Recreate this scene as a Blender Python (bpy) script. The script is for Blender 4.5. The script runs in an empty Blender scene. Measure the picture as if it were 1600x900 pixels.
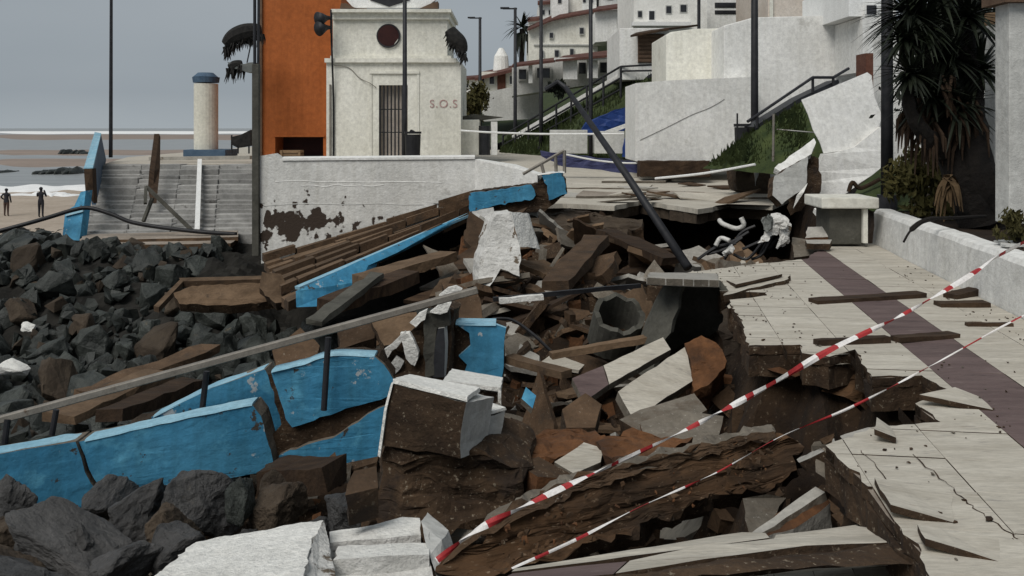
import bpy, bmesh, math, random
import numpy as np
from mathutils import Vector as V, Matrix, Euler, noise
from mathutils.geometry import tessellate_polygon

# ------------------------------------------------------------------ camera, world, sun
SC = bpy.context.scene
COL = SC.collection
F, H, HOR = 1500.0, 1.65, 200.0          # focal length in px of the 1600 px photograph, eye height, horizon row
cd = bpy.data.cameras.new('camera'); cam = bpy.data.objects.new('camera', cd); COL.objects.link(cam)
cam.location = (0, 0, H); cam.rotation_euler = (math.radians(90), 0, 0)
cd.sensor_width = 36; cd.lens = 36 * F / 1600; cd.shift_y = -(450 - HOR) / 1600
cd.clip_start = 0.05; cd.clip_end = 20000
SC.camera = cam
SC.view_settings.view_transform = 'Standard'; SC.view_settings.look = 'None'
SC.view_settings.gamma = 1; SC.view_settings.exposure = 0.7

SUN_EL, SUN_ROT = math.radians(50), math.radians(213)
w = bpy.data.worlds.new('World'); SC.world = w; w.use_nodes = True
nt = w.node_tree; nt.nodes.clear()
out = nt.nodes.new('ShaderNodeOutputWorld'); bg = nt.nodes.new('ShaderNodeBackground')
sky = nt.nodes.new('ShaderNodeTexSky'); sky.sky_type = 'NISHITA'; sky.sun_disc = False
sky.sun_elevation = SUN_EL; sky.sun_rotation = SUN_ROT
hs = nt.nodes.new('ShaderNodeHueSaturation'); hs.inputs['Saturation'].default_value = 0.2; hs.inputs['Value'].default_value = 0.5
nt.links.new(sky.outputs[0], hs.inputs['Color'])
tc = nt.nodes.new('ShaderNodeTexCoord'); mp = nt.nodes.new('ShaderNodeMapping'); mp.inputs['Scale'].default_value = (1.2, 1.2, 3.5)
nz = nt.nodes.new('ShaderNodeTexNoise'); nz.inputs['Scale'].default_value = 1.6; nz.inputs['Detail'].default_value = 4
nt.links.new(tc.outputs['Generated'], mp.inputs[0]); nt.links.new(mp.outputs[0], nz.inputs['Vector'])
cr = nt.nodes.new('ShaderNodeValToRGB')
cr.color_ramp.elements[0].position = 0.3; cr.color_ramp.elements[0].color = (2.45, 2.85, 3.2, 1)
cr.color_ramp.elements[1].position = 0.75; cr.color_ramp.elements[1].color = (3.15, 3.5, 3.8, 1)
nt.links.new(nz.outputs['Fac'], cr.inputs[0])
mx = nt.nodes.new('ShaderNodeMixRGB'); mx.inputs[0].default_value = 0.85
nt.links.new(hs.outputs[0], mx.inputs[1]); nt.links.new(cr.outputs[0], mx.inputs[2])
sx = nt.nodes.new('ShaderNodeSeparateXYZ'); nt.links.new(tc.outputs['Generated'], sx.inputs[0])
hr_ = nt.nodes.new('ShaderNodeValToRGB'); hr_.color_ramp.elements[0].position = 0.0; hr_.color_ramp.elements[0].color = (1.22, 1.2, 1.17, 1)
hr_.color_ramp.elements[1].position = 0.035; hr_.color_ramp.elements[1].color = (1, 1, 1, 1)
nt.links.new(sx.outputs['Z'], hr_.inputs[0])
hm = nt.nodes.new('ShaderNodeMixRGB'); hm.blend_type = 'MULTIPLY'; hm.inputs[0].default_value = 1
nt.links.new(mx.outputs[0], hm.inputs[1]); nt.links.new(hr_.outputs[0], hm.inputs[2])
nt.links.new(hm.outputs[0], bg.inputs[0]); bg.inputs[1].default_value = 0.07
nt.links.new(bg.outputs[0], out.inputs[0])

ld = bpy.data.lights.new('sun', 'SUN'); ld.energy = 1.5; ld.angle = math.radians(34); ld.color = (1, 0.965, 0.91)
sun = bpy.data.objects.new('sun', ld); COL.objects.link(sun)
sd = V((math.sin(SUN_ROT) * math.cos(SUN_EL), math.cos(SUN_ROT) * math.cos(SUN_EL), math.sin(SUN_EL)))
sun.rotation_euler = sd.to_track_quat('Z', 'Y').to_euler()

# ------------------------------------------------------------------ helpers
R = random.Random(7)
def P(x, y, d):
    return V(((x - 800) / F * d, d, H - (y - HOR) / F * d))
def G(x, y, z=0.0):
    return P(x, y, F * (H - z) / (y - HOR))
CS, SN = math.cos(math.atan(210 / F)), math.sin(math.atan(210 / F))
def UV(u, v, z=0.0):                       # promenade coordinates: u across (towards land), v along
    return V((u * CS + v * SN, -u * SN + v * CS, z))
def toUV(p):
    return (p[0] * CS - p[1] * SN, p[0] * SN + p[1] * CS)

def mat(name, c1, c2, scale=3.0, bump=0.3, bscale=25.0, rough=0.9, spots=None, vary=0.15, metal=0.0, stretch=(1, 1, 1), spec=0.3, blot=None, cracks=None, streak=0.0):
    m = bpy.data.materials.new(name); m.use_nodes = True
    n = m.node_tree.nodes; l = m.node_tree.links
    b = n['Principled BSDF']; b.inputs['Roughness'].default_value = rough; b.inputs['Metallic'].default_value = metal
    b.inputs['Specular IOR Level'].default_value = spec
    t = n.new('ShaderNodeTexCoord'); oi = n.new('ShaderNodeObjectInfo')
    mul = n.new('ShaderNodeMath'); mul.operation = 'MULTIPLY'; mul.inputs[1].default_value = 41.0
    l.new(oi.outputs['Random'], mul.inputs[0])
    ad = n.new('ShaderNodeVectorMath'); ad.operation = 'ADD'
    l.new(t.outputs['Object'], ad.inputs[0]); l.new(mul.outputs[0], ad.inputs[1])
    mp = n.new('ShaderNodeMapping'); mp.inputs['Scale'].default_value = stretch
    l.new(ad.outputs[0], mp.inputs[0])
    def noi(s, det=7, rgh=0.6, vec=mp):
        q = n.new('ShaderNodeTexNoise'); q.inputs['Scale'].default_value = s; q.inputs['Detail'].default_value = det
        q.inputs['Roughness'].default_value = rgh; l.new(vec.outputs[0], q.inputs['Vector']); return q
    def ramp(src, p0, p1, a=(0, 0, 0, 1), c=(1, 1, 1, 1)):
        r = n.new('ShaderNodeValToRGB'); e = r.color_ramp.elements
        e[0].position, e[0].color, e[1].position, e[1].color = p0, a, p1, c
        l.new(src, r.inputs[0]); return r
    r1 = ramp(noi(scale).outputs['Fac'], 0.32, 0.68, (*c1, 1), (*c2, 1)); cur = r1.outputs[0]
    g = ramp(noi(scale * 9, 6, 0.7).outputs['Fac'], 0.3, 0.7, (0.72, 0.72, 0.72, 1), (1.18, 1.18, 1.18, 1))
    def mix(a, bb, fac, mode='MIX'):
        q = n.new('ShaderNodeMixRGB'); q.blend_type = mode
        if isinstance(fac, float): q.inputs[0].default_value = fac
        else: l.new(fac, q.inputs[0])
        l.new(a, q.inputs[1])
        if isinstance(bb, tuple): q.inputs[2].default_value = (*bb, 1)
        else: l.new(bb, q.inputs[2])
        return q.outputs[0]
    cur = mix(cur, g.outputs[0], 0.75, 'MULTIPLY')
    if streak:
        m3 = n.new('ShaderNodeMapping'); m3.inputs['Scale'].default_value = (5, 5, .28); l.new(ad.outputs[0], m3.inputs[0])
        sr_ = ramp(noi(1.6, 6, .6, m3).outputs['Fac'], .42, .7, (1, 1, 1, 1), (1 - streak, 1 - streak * 1.05, 1 - streak * 1.2, 1)); cur = mix(cur, sr_.outputs[0], 1.0, 'MULTIPLY')
        sr2 = ramp(noi(.9, 4, .5).outputs['Fac'], .3, .7, (1 - streak * .6, 1 - streak * .6, 1 - streak * .6, 1), (1, 1, 1, 1)); cur = mix(cur, sr2.outputs[0], 1.0, 'MULTIPLY')
    for sp in (spots or []):
        col, s, th = sp[:3]; soft = sp[3] if len(sp) > 3 else 0.05
        cur = mix(cur, col, ramp(noi(s, 9, 0.65).outputs['Fac'], th, th + soft).outputs[0])
    if cracks:
        col, s, wd = cracks
        vo = n.new('ShaderNodeTexVoronoi'); vo.feature = 'DISTANCE_TO_EDGE'; vo.inputs['Scale'].default_value = s
        wob = n.new('ShaderNodeMixRGB'); wob.inputs[0].default_value = 0.12
        l.new(mp.outputs[0], wob.inputs[1]); l.new(noi(s * 3).outputs['Color'], wob.inputs[2]); l.new(wob.outputs[0], vo.inputs['Vector'])
        cur = mix(cur, col, ramp(vo.outputs['Distance'], wd * .3, wd, (1, 1, 1, 1), (0, 0, 0, 1)).outputs[0])
    if blot:                                  # peeled region: ellipse (centre, radii) broken up by noise, object space
        ctr, rad, col, s, k = blot
        sb = n.new('ShaderNodeVectorMath'); sb.operation = 'SUBTRACT'; sb.inputs[1].default_value = ctr
        dv = n.new('ShaderNodeVectorMath'); dv.operation = 'DIVIDE'; dv.inputs[1].default_value = rad
        ln = n.new('ShaderNodeVectorMath'); ln.operation = 'LENGTH'
        l.new(t.outputs['Object'], sb.inputs[0]); l.new(sb.outputs[0], dv.inputs[0]); l.new(dv.outputs[0], ln.inputs[0])
        q = n.new('ShaderNodeTexNoise'); q.inputs['Scale'].default_value = s; q.inputs['Detail'].default_value = 5
        l.new(t.outputs['Object'], q.inputs['Vector'])
        m1 = n.new('ShaderNodeMath'); m1.operation = 'MULTIPLY'; m1.inputs[1].default_value = k; l.new(ln.outputs['Value'], m1.inputs[0])
        m2 = n.new('ShaderNodeMath'); m2.operation = 'SUBTRACT'; l.new(q.outputs['Fac'], m2.inputs[0]); l.new(m1.outputs[0], m2.inputs[1])
        cur = mix(cur, col, ramp(m2.outputs[0], 0.36, 0.39).outputs[0])
    if vary:
        ma = n.new('ShaderNodeMath'); ma.operation = 'MULTIPLY_ADD'; ma.inputs[1].default_value = 2 * vary; ma.inputs[2].default_value = 1 - vary
        l.new(oi.outputs['Random'], ma.inputs[0])
        hv = n.new('ShaderNodeHueSaturation'); l.new(ma.outputs[0], hv.inputs['Value']); l.new(cur, hv.inputs['Color']); cur = hv.outputs[0]
    l.new(cur, b.inputs['Base Color'])
    if bump:
        bp = n.new('ShaderNodeBump'); bp.inputs['Strength'].default_value = bump; bp.inputs['Distance'].default_value = 0.03
        l.new(noi(bscale, 8, 0.65).outputs['Fac'], bp.inputs['Height']); l.new(bp.outputs[0], b.inputs['Normal'])
    return m

MT = {}
def mk(k, *a, **kw): MT[k] = mat(k, *a, **kw)
mk('pavement_tile', (0.4032, 0.3685, 0.3074), (0.5488, 0.5115, 0.4399), 2.2, .3, 60, .88, [((.26, .22, .175), 3.1, .6, .12), ((.3, .28, .25), 9, .6, .07)], .05, stretch=(.7, 3.5, 1))
mk('purple_tile', (.1, .069, .066), (.15, .108, .102), 3, .3, 60, .85, [((.24, .2, .18), 4, .62, .1), ((.06, .045, .045), 7, .62, .06)], .1, stretch=(.7, 3, 1))
mk('concrete', (0.104, 0.088, 0.068), (0.192, 0.168, 0.136), 2.5, .6, 18, .95, [((.34, .31, .27), 34, .62, .05), ((.09, .065, .045), 2.2, .55, .12)], .25)
mk('pale_concrete', (.3, .285, .255), (.42, .4, .36), 2.5, .5, 22, .95, [((.14, .11, .08), 2.4, .6, .1)], .15)
mk('broken_concrete', (0.02873, 0.01693, 0.009446), (0.07798, 0.04798, 0.02716), 4, .9, 16, .97, [((.2, .165, .12), 36, .6, .05), ((.03, .02, .014), 3, .56, .1)], .25)
mk('brown_slab', (0.0513, 0.03087, 0.01722), (0.1111, 0.06835, 0.03936), 3, .6, 20, .95, [((.2, .16, .12), 34, .63, .05), ((.045, .032, .022), 2.5, .55, .12)], .3)
mk('tan_plank', (0.07267, 0.04557, 0.02583), (0.1624, 0.1065, 0.06457), 3, .5, 25, .95, [((.05, .035, .025), 2.5, .6, .1)], .3)
mk('soil', (0.01272, 0.007291, 0.004067), (0.04241, 0.0243, 0.0122), 1.3, 1.0, 9, 1, [((.1, .075, .05), 26, .6, .06), ((.014, .01, .008), 1.1, .55, .15)], 0)
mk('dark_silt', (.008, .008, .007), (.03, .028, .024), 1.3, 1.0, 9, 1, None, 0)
mk('clay', (0.0595, 0.0272, 0.01275), (0.1615, 0.07225, 0.0306), 2.2, .9, 12, 1, [((.05, .027, .016), 2, .55, .12)], .2)
mk('earth_layers', (0.028, 0.0176, 0.0104), (0.128, 0.068, 0.032), 1.6, 1.0, 10, 1, [((.2, .14, .09), 30, .62, .05), ((.2, .15, .1), 2.0, .63, .06), ((.018, .012, .009), 1.7, .56, .1)], .1, stretch=(.5, .5, 2.6))
mk('rock', (.014, .017, .015), (.055, .061, .055), 2.6, 1.0, 10, .5, [((.12, .095, .06), 1.7, .66, .08), ((.02, .022, .02), 1.2, .58, .1)], .3)
mk('rock_brown', (0.03375, 0.024, 0.0165), (0.075, 0.05625, 0.039), 2.0, .8, 12, .9, [((.14, .11, .08), 30, .64, .05), ((.04, .03, .022), 1.2, .58, .1)], .3)
mk('rock_near', (.028, .028, .028), (.085, .082, .08), 2.2, 1.0, 12, .5, [((.1, .09, .075), 1.4, .66, .1)], .2)
mk('blue_paint', (.034, .2, .355), (.07, .285, .46), 1.1, .35, 11, .72, [((.1, .34, .5), 3.5, .56, .15), ((.36, .4, .42), 4.5, .635, .02), ((.05, .042, .034), 5.2, .625, .02), ((.03, .14, .22), 1.6, .57, .2)], .06, streak=.22)
mk('lit_blue', (.2, .4, .52), (.32, .52, .62), 2, .3, 25, .8, [((.5, .52, .5), 2.2, .6, .1)], .08)  # paler copy of the wall blue, stronger light from above put into the colour
mk('white_plaster', (.72, .715, .685), (.83, .825, .8), 1.1, .45, 30, .92, [((.4, .385, .35), 1.3, .64, .15)], .05, streak=.09)
mk('white_stone', (0.6996, 0.689, 0.6466), (0.848, 0.8374, 0.795), 2.5, .8, 34, .92, [((.3, .26, .2), 3.6, .66, .1)], .06)
mk('crumbling_white', (.5, .49, .46), (.72, .71, .68), 3.5, .9, 22, .95, [((.13, .1, .07), 5.5, .6, .05)], .06)
mk('cream_wall', (.72, .705, .625), (.83, .815, .74), .9, .35, 30, .92, [((.43, .4, .33), .8, .62, .15)], .04, streak=.09)
mk('wall_peeled', (.6, .595, .565), (.76, .755, .725), .9, .55, 20, .92, [((.27, .25, .22), .8, .64, .1)], 0, blot=((-1.62, 0, .62), (1.35, 5, .42), (.045, .032, .024), 3.4, .17), streak=.12)
mk('grey_plaster', (.47, .47, .45), (.58, .58, .555), 1.2, .4, 22, .92, [((.25, .23, .2), 1.5, .63, .12)], .06, streak=.09)
mk('orange_wall', (0.361, 0.09975, 0.0247), (0.4085, 0.1187, 0.0323), .7, .2, 20, .9, None, 0, streak=.12)
mk('dark_metal', (.012, .013, .016), (.03, .03, .034), 6, .1, 40, .55, None, .1)
mk('grey_metal', (.16, .145, .125), (.25, .23, .2), 8, .15, 40, .6, [((.1, .07, .05), 9, .62, .08)], .05, metal=.2)
mk('white_paint', (.72, .72, .7), (.82, .82, .8), 3, .15, 40, .6, None, .05)
mk('red_roof', (.07, .03, .024), (.12, .056, .043), 3, .5, 20, .9, None, .1)
mk('dark_glass', (.012, .013, .016), (.028, .028, .032), 3, 0, 10, .15, None, .1, spec=.5)
mk('dark_red', (.03, .008, .008), (.05, .014, .012), 3, .1, 20, .6, None, 0)
mk('wood', (.16, .1, .055), (.28, .19, .11), 4, .3, 30, .85, None, .2, stretch=(1, 1, 6))
mk('rotten_wood', (0.02565, 0.0147, 0.00861), (0.0684, 0.04116, 0.02337), 4, .6, 25, .95, None, .25, stretch=(1, 4, 1))
mk('brown_door', (.1, .06, .038), (.16, .105, .07), 4, .3, 30, .85, None, .1)
mk('grass', (.018, .03, .01), (.055, .072, .022), 2.5, .8, 12, 1, [((.1, .08, .04), 2, .66, .1)], .1)
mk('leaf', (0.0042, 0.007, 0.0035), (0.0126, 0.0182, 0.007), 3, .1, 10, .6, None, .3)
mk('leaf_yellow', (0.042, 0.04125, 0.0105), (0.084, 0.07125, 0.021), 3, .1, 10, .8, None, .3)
mk('dry_frond', (0.054, 0.033, 0.015), (0.102, 0.066, 0.033), 5, .2, 20, .9, None, .2)
mk('trunk', (.005, .004, .0035), (.014, .011, .009), 6, .8, 20, .95, None, .1)
mk('thatch', (.008, .008, .008), (.03, .028, .026), 9, .5, 30, .95, None, .1)
mk('grey_fabric', (.11, .12, .115), (.17, .175, .165), 4, .2, 20, .9, None, .1)
mk('tarp', (.008, .028, .14), (.016, .05, .2), 2, .4, 8, .5, None, .05)
mk('navy_cloth', (.028, .032, .085), (.05, .055, .13), 3, .3, 12, .7, None, .05)
mk('black_plastic', (.008, .008, .01), (.02, .02, .022), 4, .1, 20, .5, None, .1)
mk('pale_plastic', (.4, .39, .37), (.6, .59, .57), 4, .5, 20, .7, [((.1, .08, .06), 7, .56, .08)], .1)
mk('tape_white', (.72, .68, .65), (.82, .8, .78), 8, .2, 30, .5, None, 0)
mk('tape_red', (.3, .02, .025), (.42, .04, .04), 8, .2, 30, .5, None, 0)
mk('sand', (.33, .27, .21), (.43, .36, .29), .4, .3, 3, .8, None, 0)
mk('wet_sand', (.21, .155, .12), (.29, .215, .165), .08, .2, 2, .5, None, .05)
mk('foam', (.75, .75, .74), (.88, .88, .87), 1, .5, 3, .9, None, 0)
mk('silt', (0.216, 0.18, 0.144), (0.324, 0.279, 0.234), 1.2, .6, 14, .9, None, .1)
mk('shower_white', (.6, .585, .5), (.72, .7, .61), 1, .2, 20, .8, None, 0)
mk('steel_blue', (.045, .085, .14), (.08, .13, .19), 3, .2, 20, .7, None, 0)
mk('pinkish_wall', (.58, .5, .43), (.68, .61, .54), 1, .4, 20, .9, None, 0)
mk('brick_red', (.1, .04, .028), (.17, .075, .05), 4, .6, 18, .95, None, .1)
mk('stepping', (0.2128, 0.2094, 0.2016), (0.3584, 0.3528, 0.336), 1.8, .6, 16, .9, [((.08, .075, .07), 2, .6, .1)], .2)
mk('manhole', (0.0525, 0.051, 0.04176), (0.0975, 0.09375, 0.0792), 2.5, .5, 16, .92, [((.04, .038, .032), 1.6, .58, .12)], .1)
mk('dark_cloth', (.012, .013, .018), (.03, .03, .036), 5, .1, 20, .9, None, .1)
mk('brown_cloth', (.05, .03, .026), (.08, .05, .04), 5, .1, 20, .9, None, .1)
mk('skin', (.35, .2, .14), (.42, .26, .19), 5, 0, 20, .7, None, 0)
def wmat():
    m = bpy.data.materials.new('sea_water'); m.use_nodes = True; n = m.node_tree.nodes; l = m.node_tree.links
    b = n['Principled BSDF']; b.inputs['Base Color'].default_value = (.16, .185, .2, 1); b.inputs['Roughness'].default_value = .3
    b.inputs['IOR'].default_value = 1.33
    t = n.new('ShaderNodeTexCoord'); mp = n.new('ShaderNodeMapping'); mp.inputs['Scale'].default_value = (.12, .5, 1)
    q = n.new('ShaderNodeTexNoise'); q.inputs['Scale'].default_value = .8; q.inputs['Detail'].default_value = 8
    l.new(t.outputs['Object'], mp.inputs[0]); l.new(mp.outputs[0], q.inputs['Vector'])
    bp = n.new('ShaderNodeBump'); bp.inputs['Strength'].default_value = .35; bp.inputs['Distance'].default_value = .2
    l.new(q.outputs['Fac'], bp.inputs['Height']); l.new(bp.outputs[0], b.inputs['Normal'])
    r = n.new('ShaderNodeValToRGB'); e = r.color_ramp.elements; e[0].position = .35; e[0].color = (.2, .21, .21, 1); e[1].position = .7; e[1].color = (.3, .31, .31, 1)
    l.new(q.outputs['Fac'], r.inputs[0]); l.new(r.outputs[0], b.inputs['Base Color'])
    MT['water'] = m
wmat()

def tag(o, label=None, cat=None, group=None, kind=None):
    if label: o['label'] = label
    if cat: o['category'] = cat
    if group: o['group'] = group
    if kind: o['kind'] = kind
    return o
def E(name, loc, label, cat, group=None):
    o = bpy.data.objects.new(name, None); COL.objects.link(o); o.location = loc; o.empty_display_size = .2
    return tag(o, label, cat, group)
def add(name, bm, mats, root=None, label=None, cat=None, group=None, kind=None, smooth=False, origin=None):
    if isinstance(mats, str): mats = [mats]
    if root is not None:
        off = root.location.copy(); p = root.parent
        while p: off += p.location; p = p.parent
    elif origin is not None: off = V(origin)
    else:
        xs = [v.co for v in bm.verts]
        lo = [min(c[i] for c in xs) for i in range(3)]; hi = [max(c[i] for c in xs) for i in range(3)]
        off = V(((lo[0] + hi[0]) / 2, (lo[1] + hi[1]) / 2, lo[2]))
    for v in bm.verts: v.co -= off
    bmesh.ops.recalc_face_normals(bm, faces=bm.faces[:])
    me = bpy.data.meshes.new(name); bm.to_mesh(me); bm.free()
    for m in mats: me.materials.append(MT[m])
    if smooth:
        for p in me.polygons: p.use_smooth = True
    o = bpy.data.objects.new(name, me); COL.objects.link(o)
    if root is not None: o.parent = root
    else: o.location = off
    return tag(o, label, cat, group, kind)

def soften(bm, w=.007):
    es = [e for e in bm.edges if len(e.link_faces) == 2 and e.calc_face_angle(0) > .75 and e.calc_length() > w * 2]
    bmesh.ops.recalc_face_normals(bm, faces=bm.faces[:])
    bmesh.ops.bevel(bm, geom=es, offset=w, segments=1, affect='EDGES', clamp_overlap=True, material=1); return bm
def newell(pts):
    n = V((0, 0, 0))
    for i, a in enumerate(pts):
        b = pts[(i + 1) % len(pts)]
        n += V(((a.y - b.y) * (a.z + b.z), (a.z - b.z) * (a.x + b.x), (a.x - b.x) * (a.y + b.y)))
    return n.normalized()
def jagged(pts, amp, seg, rng, keep=()):
    n = newell(pts); outp = []
    for i, a in enumerate(pts):
        b = pts[(i + 1) % len(pts)]; e = b - a; k = max(1, int(e.length / seg)); side = e.cross(n).normalized() if e.length > 1e-6 else V((0, 0, 0))
        outp.append(a.copy())
        if i in keep: continue
        for j in range(1, k):
            outp.append(a + e * ((j + rng.uniform(-.3, .3)) / k) + side * rng.uniform(-amp, amp))
    return outp
def rough_up(bm, amp, freq=4.0, cuts=0, maxe=None):
    if maxe:
        maxe *= .62
        for _ in range(4):
            es = [e for e in bm.edges if e.calc_length() > maxe]
            if not es or len(bm.verts) > 5000: break
            bmesh.ops.subdivide_edges(bm, edges=es, cuts=1)
            bmesh.ops.triangulate(bm, faces=bm.faces[:])
    for v in bm.verts:
        c_ = v.co.copy(); v.co += noise.noise_vector(c_ * freq) * amp + noise.noise_vector(c_ * freq * 3.1) * amp * .42 + noise.noise_vector(c_ * freq * 8.7) * amp * .2
def prism(pts, ext, jag=0, seg=.12, rough=0, freq=4, maxe=None, rng=None, keep=(), bm=None, taper=0):
    rng = rng or R; pts = [V(p) for p in pts]
    if jag: pts = jagged(pts, jag, seg, rng, keep)
    bm = bm or bmesh.new(); n = len(pts); ext = V(ext)
    c = sum(pts, V((0, 0, 0))) / n
    f = [bm.verts.new(p) for p in pts]; b = [bm.verts.new(p + ext + (c - p) * taper) for p in pts]
    for tri in tessellate_polygon([pts]):
        if len(set(tri)) == 3:
            for q in ([f[i] for i in tri], [b[i] for i in tri[::-1]]):
                try: bm.faces.new(q)
                except ValueError: pass
    for i in range(n):
        q = bm.faces.new((f[i], b[i], b[(i + 1) % n], f[(i + 1) % n])); q.material_index = 1
    if rough: rough_up(bm, rough, freq, maxe=maxe)
    return bm
def slab_ext(pts, t):                       # thickness away from the side that faces up / the camera
    n = newell([V(p) for p in pts])
    c = sum((V(p) for p in pts), V((0, 0, 0))) / len(pts)
    if n.dot(V((0, 0, H)) - c) < 0: n = -n
    return -n * t
def box(c, s, rot=None, bm=None, mi=0):
    bm = bm or bmesh.new()
    M_ = Matrix.Translation(V(c)) @ (rot.to_matrix().to_4x4() if rot else Matrix()) @ Matrix.Diagonal((*s, 1))
    r = bmesh.ops.create_cube(bm, size=1, matrix=M_)
    if mi:
        for f in {f for v in r['verts'] for f in v.link_faces}: f.material_index = mi
    return bm
def boxpx(x0, x1, y0, y1, d, depth, bm=None):   # a box whose camera-side face spans the given picture rectangle at distance d
    a = P(x0, y0, d); b = P(x1, y1, d)
    return box(((a.x + b.x) / 2, d + depth / 2, (a.z + b.z) / 2), (b.x - a.x, depth, a.z - b.z), bm=bm)
def beam(p0, p1, wd, th, bm=None, up=V((0, 0, 1))):
    p0 = V(p0); p1 = V(p1); d = (p1 - p0); L = d.length; d.normalize()
    s = d.cross(up)
    if s.length < 1e-3: s = d.cross(V((0, 1, 0)))
    s.normalize(); u = s.cross(d)
    m = Matrix((s, d, u)).transposed().to_4x4(); m.translation = (p0 + p1) / 2
    bm = bm or bmesh.new()
    bmesh.ops.create_cube(bm, size=1, matrix=m @ Matrix.Diagonal((wd, L, th, 1))); return bm
def tube(pts, r, n=8, bm=None, cap=True):
    pts = [V(p) for p in pts]; bm = bm or bmesh.new(); rings = []
    for i, p in enumerate(pts):
        d = (pts[min(i + 1, len(pts) - 1)] - pts[max(i - 1, 0)]).normalized()
        a = d.orthogonal() if i == 0 else (pa - d * pa.dot(d)); a.normalize(); pa = a; b = d.cross(a)
        rr = r[i] if isinstance(r, (list, tuple)) else r
        rings.append([bm.verts.new(p + (a * math.cos(2 * math.pi * k / n) + b * math.sin(2 * math.pi * k / n)) * rr) for k in range(n)])
    for q, s in zip(rings, rings[1:]):
        for k in range(n): bm.faces.new((q[k], q[(k + 1) % n], s[(k + 1) % n], s[k]))
    if cap: bm.faces.new(rings[0][::-1]); bm.faces.new(rings[-1])
    return bm
def spline(pts, k=6):
    pts = [V(p) for p in pts]; o = []
    for i in range(len(pts) - 1):
        a, b, c, d = pts[max(i - 1, 0)], pts[i], pts[i + 1], pts[min(i + 2, len(pts) - 1)]
        for j in range(k):
            t = j / k; o.append(.5 * ((2 * b) + (c - a) * t + (2 * a - 5 * b + 4 * c - d) * t * t + (3 * b - a - 3 * c + d) * t ** 3))
    return o + [pts[-1]]
def cyl(c, r, h, n=20, r2=None, bm=None):
    bm = bm or bmesh.new()
    bmesh.ops.create_cone(bm, cap_ends=True, segments=n, radius1=r, radius2=r if r2 is None else r2, depth=h, matrix=Matrix.Translation(V(c) + V((0, 0, h / 2)))); return bm
def bev(bm, w=.02, seg=2):
    bmesh.ops.bevel(bm, geom=bm.edges[:], offset=w, segments=seg, affect='EDGES', profile=.6, clamp_overlap=True); return bm
def rockmesh(seed, npt=16, flat=1.0, amp=.05, fine=False):
    r = random.Random(seed); bm = bmesh.new()
    for _ in range(npt):
        v = V((r.gauss(0, 1), r.gauss(0, 1), r.gauss(0, 1))).normalized()
        v = V([math.copysign(abs(c) ** .75, c) for c in v]) * r.uniform(.42, .58)
        v.z *= flat; bm.verts.new(v)
    bmesh.ops.convex_hull(bm, input=bm.verts[:])
    bmesh.ops.delete(bm, geom=[v for v in bm.verts if not v.link_faces], context='VERTS')
    bmesh.ops.bevel(bm, geom=bm.edges[:], offset=.02, segments=1, affect='EDGES')
    bmesh.ops.triangulate(bm, faces=bm.faces[:])
    bmesh.ops.subdivide_edges(bm, edges=[e for e in bm.edges if e.calc_length() > .2], cuts=1)
    bmesh.ops.triangulate(bm, faces=bm.faces[:])
    bmesh.ops.subdivide_edges(bm, edges=[e for e in bm.edges if e.calc_length() > .13], cuts=1); bmesh.ops.triangulate(bm, faces=bm.faces[:])
    if fine:
        for _ in range(3):
            bmesh.ops.subdivide_edges(bm, edges=[e for e in bm.edges if e.calc_length() > .045], cuts=1); bmesh.ops.triangulate(bm, faces=bm.faces[:])
        for v in bm.verts:
            q = v.co * 7 + V((seed, 3, 0)); c = v.co.normalized()
            v.co -= c * (.012 * (1 - abs(noise.noise(q * .6))) ** 3 + .012 * abs(noise.noise(q * 1.7)) + .01 * noise.noise(q * 4) + .008 * noise.noise(q * 9))
    for v in bm.verts: v.co += noise.noise_vector(v.co * 3 + V((seed, 0, 0))) * amp + noise.noise_vector(v.co * 9 + V((seed, 0, 0))) * amp * .55
    me = bpy.data.meshes.new('boulder'); bm.to_mesh(me); bm.free(); return me
def PX(lst, d):
    return [P(x, y, d) for x, y in lst]

# ------------------------------------------------------------------ pavement outline and terrain
EDGE = [(1292, 379), (1262, 404), (1150, 416), (1075, 426), (1012, 436), (1118, 443), (1125, 455), (1198, 457), (1190, 472), (1140, 474),
        (1160, 502), (1170, 540), (1250, 538), (1253, 551), (1296, 557), (1336, 546), (1362, 588), (1440, 586), (1488, 612), (1430, 630), (1470, 660),
        (1362, 668), (1290, 696), (1345, 745), (1385, 800), (1440, 860), (1450, 905)]
PAVE = [toUV(G(*e)) for e in EDGE]
PAVE = PAVE + [(1.25, 2.6), (1.2, .5), (3.22, .5), (3.22, PAVE[0][1])]
FARE = [(744, 318), (786, 321), (830, 319), (880, 318), (960, 322), (1000, 313), (1090, 327), (1140, 318), (1207, 321)]
def far_z(Y): return max(0, min(.5, (Y - 23) / 9 * .5))
FAR = [G(*e) for e in FARE] + [V((7.6, 24.5, 0)), V((9.2, 34, 0)), V((6, 60, 0)), V((0, 100, 0)), V((-8, 100, 0)), V((-16, 60, 0)), V((-15.2, 38, 0)), V((-13.4, 31.6, 0)), V((-8.4, 31.4, 0)), V((-5.7, 22.4, 0)), V((-1.0, 22.2, 0))]

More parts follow.
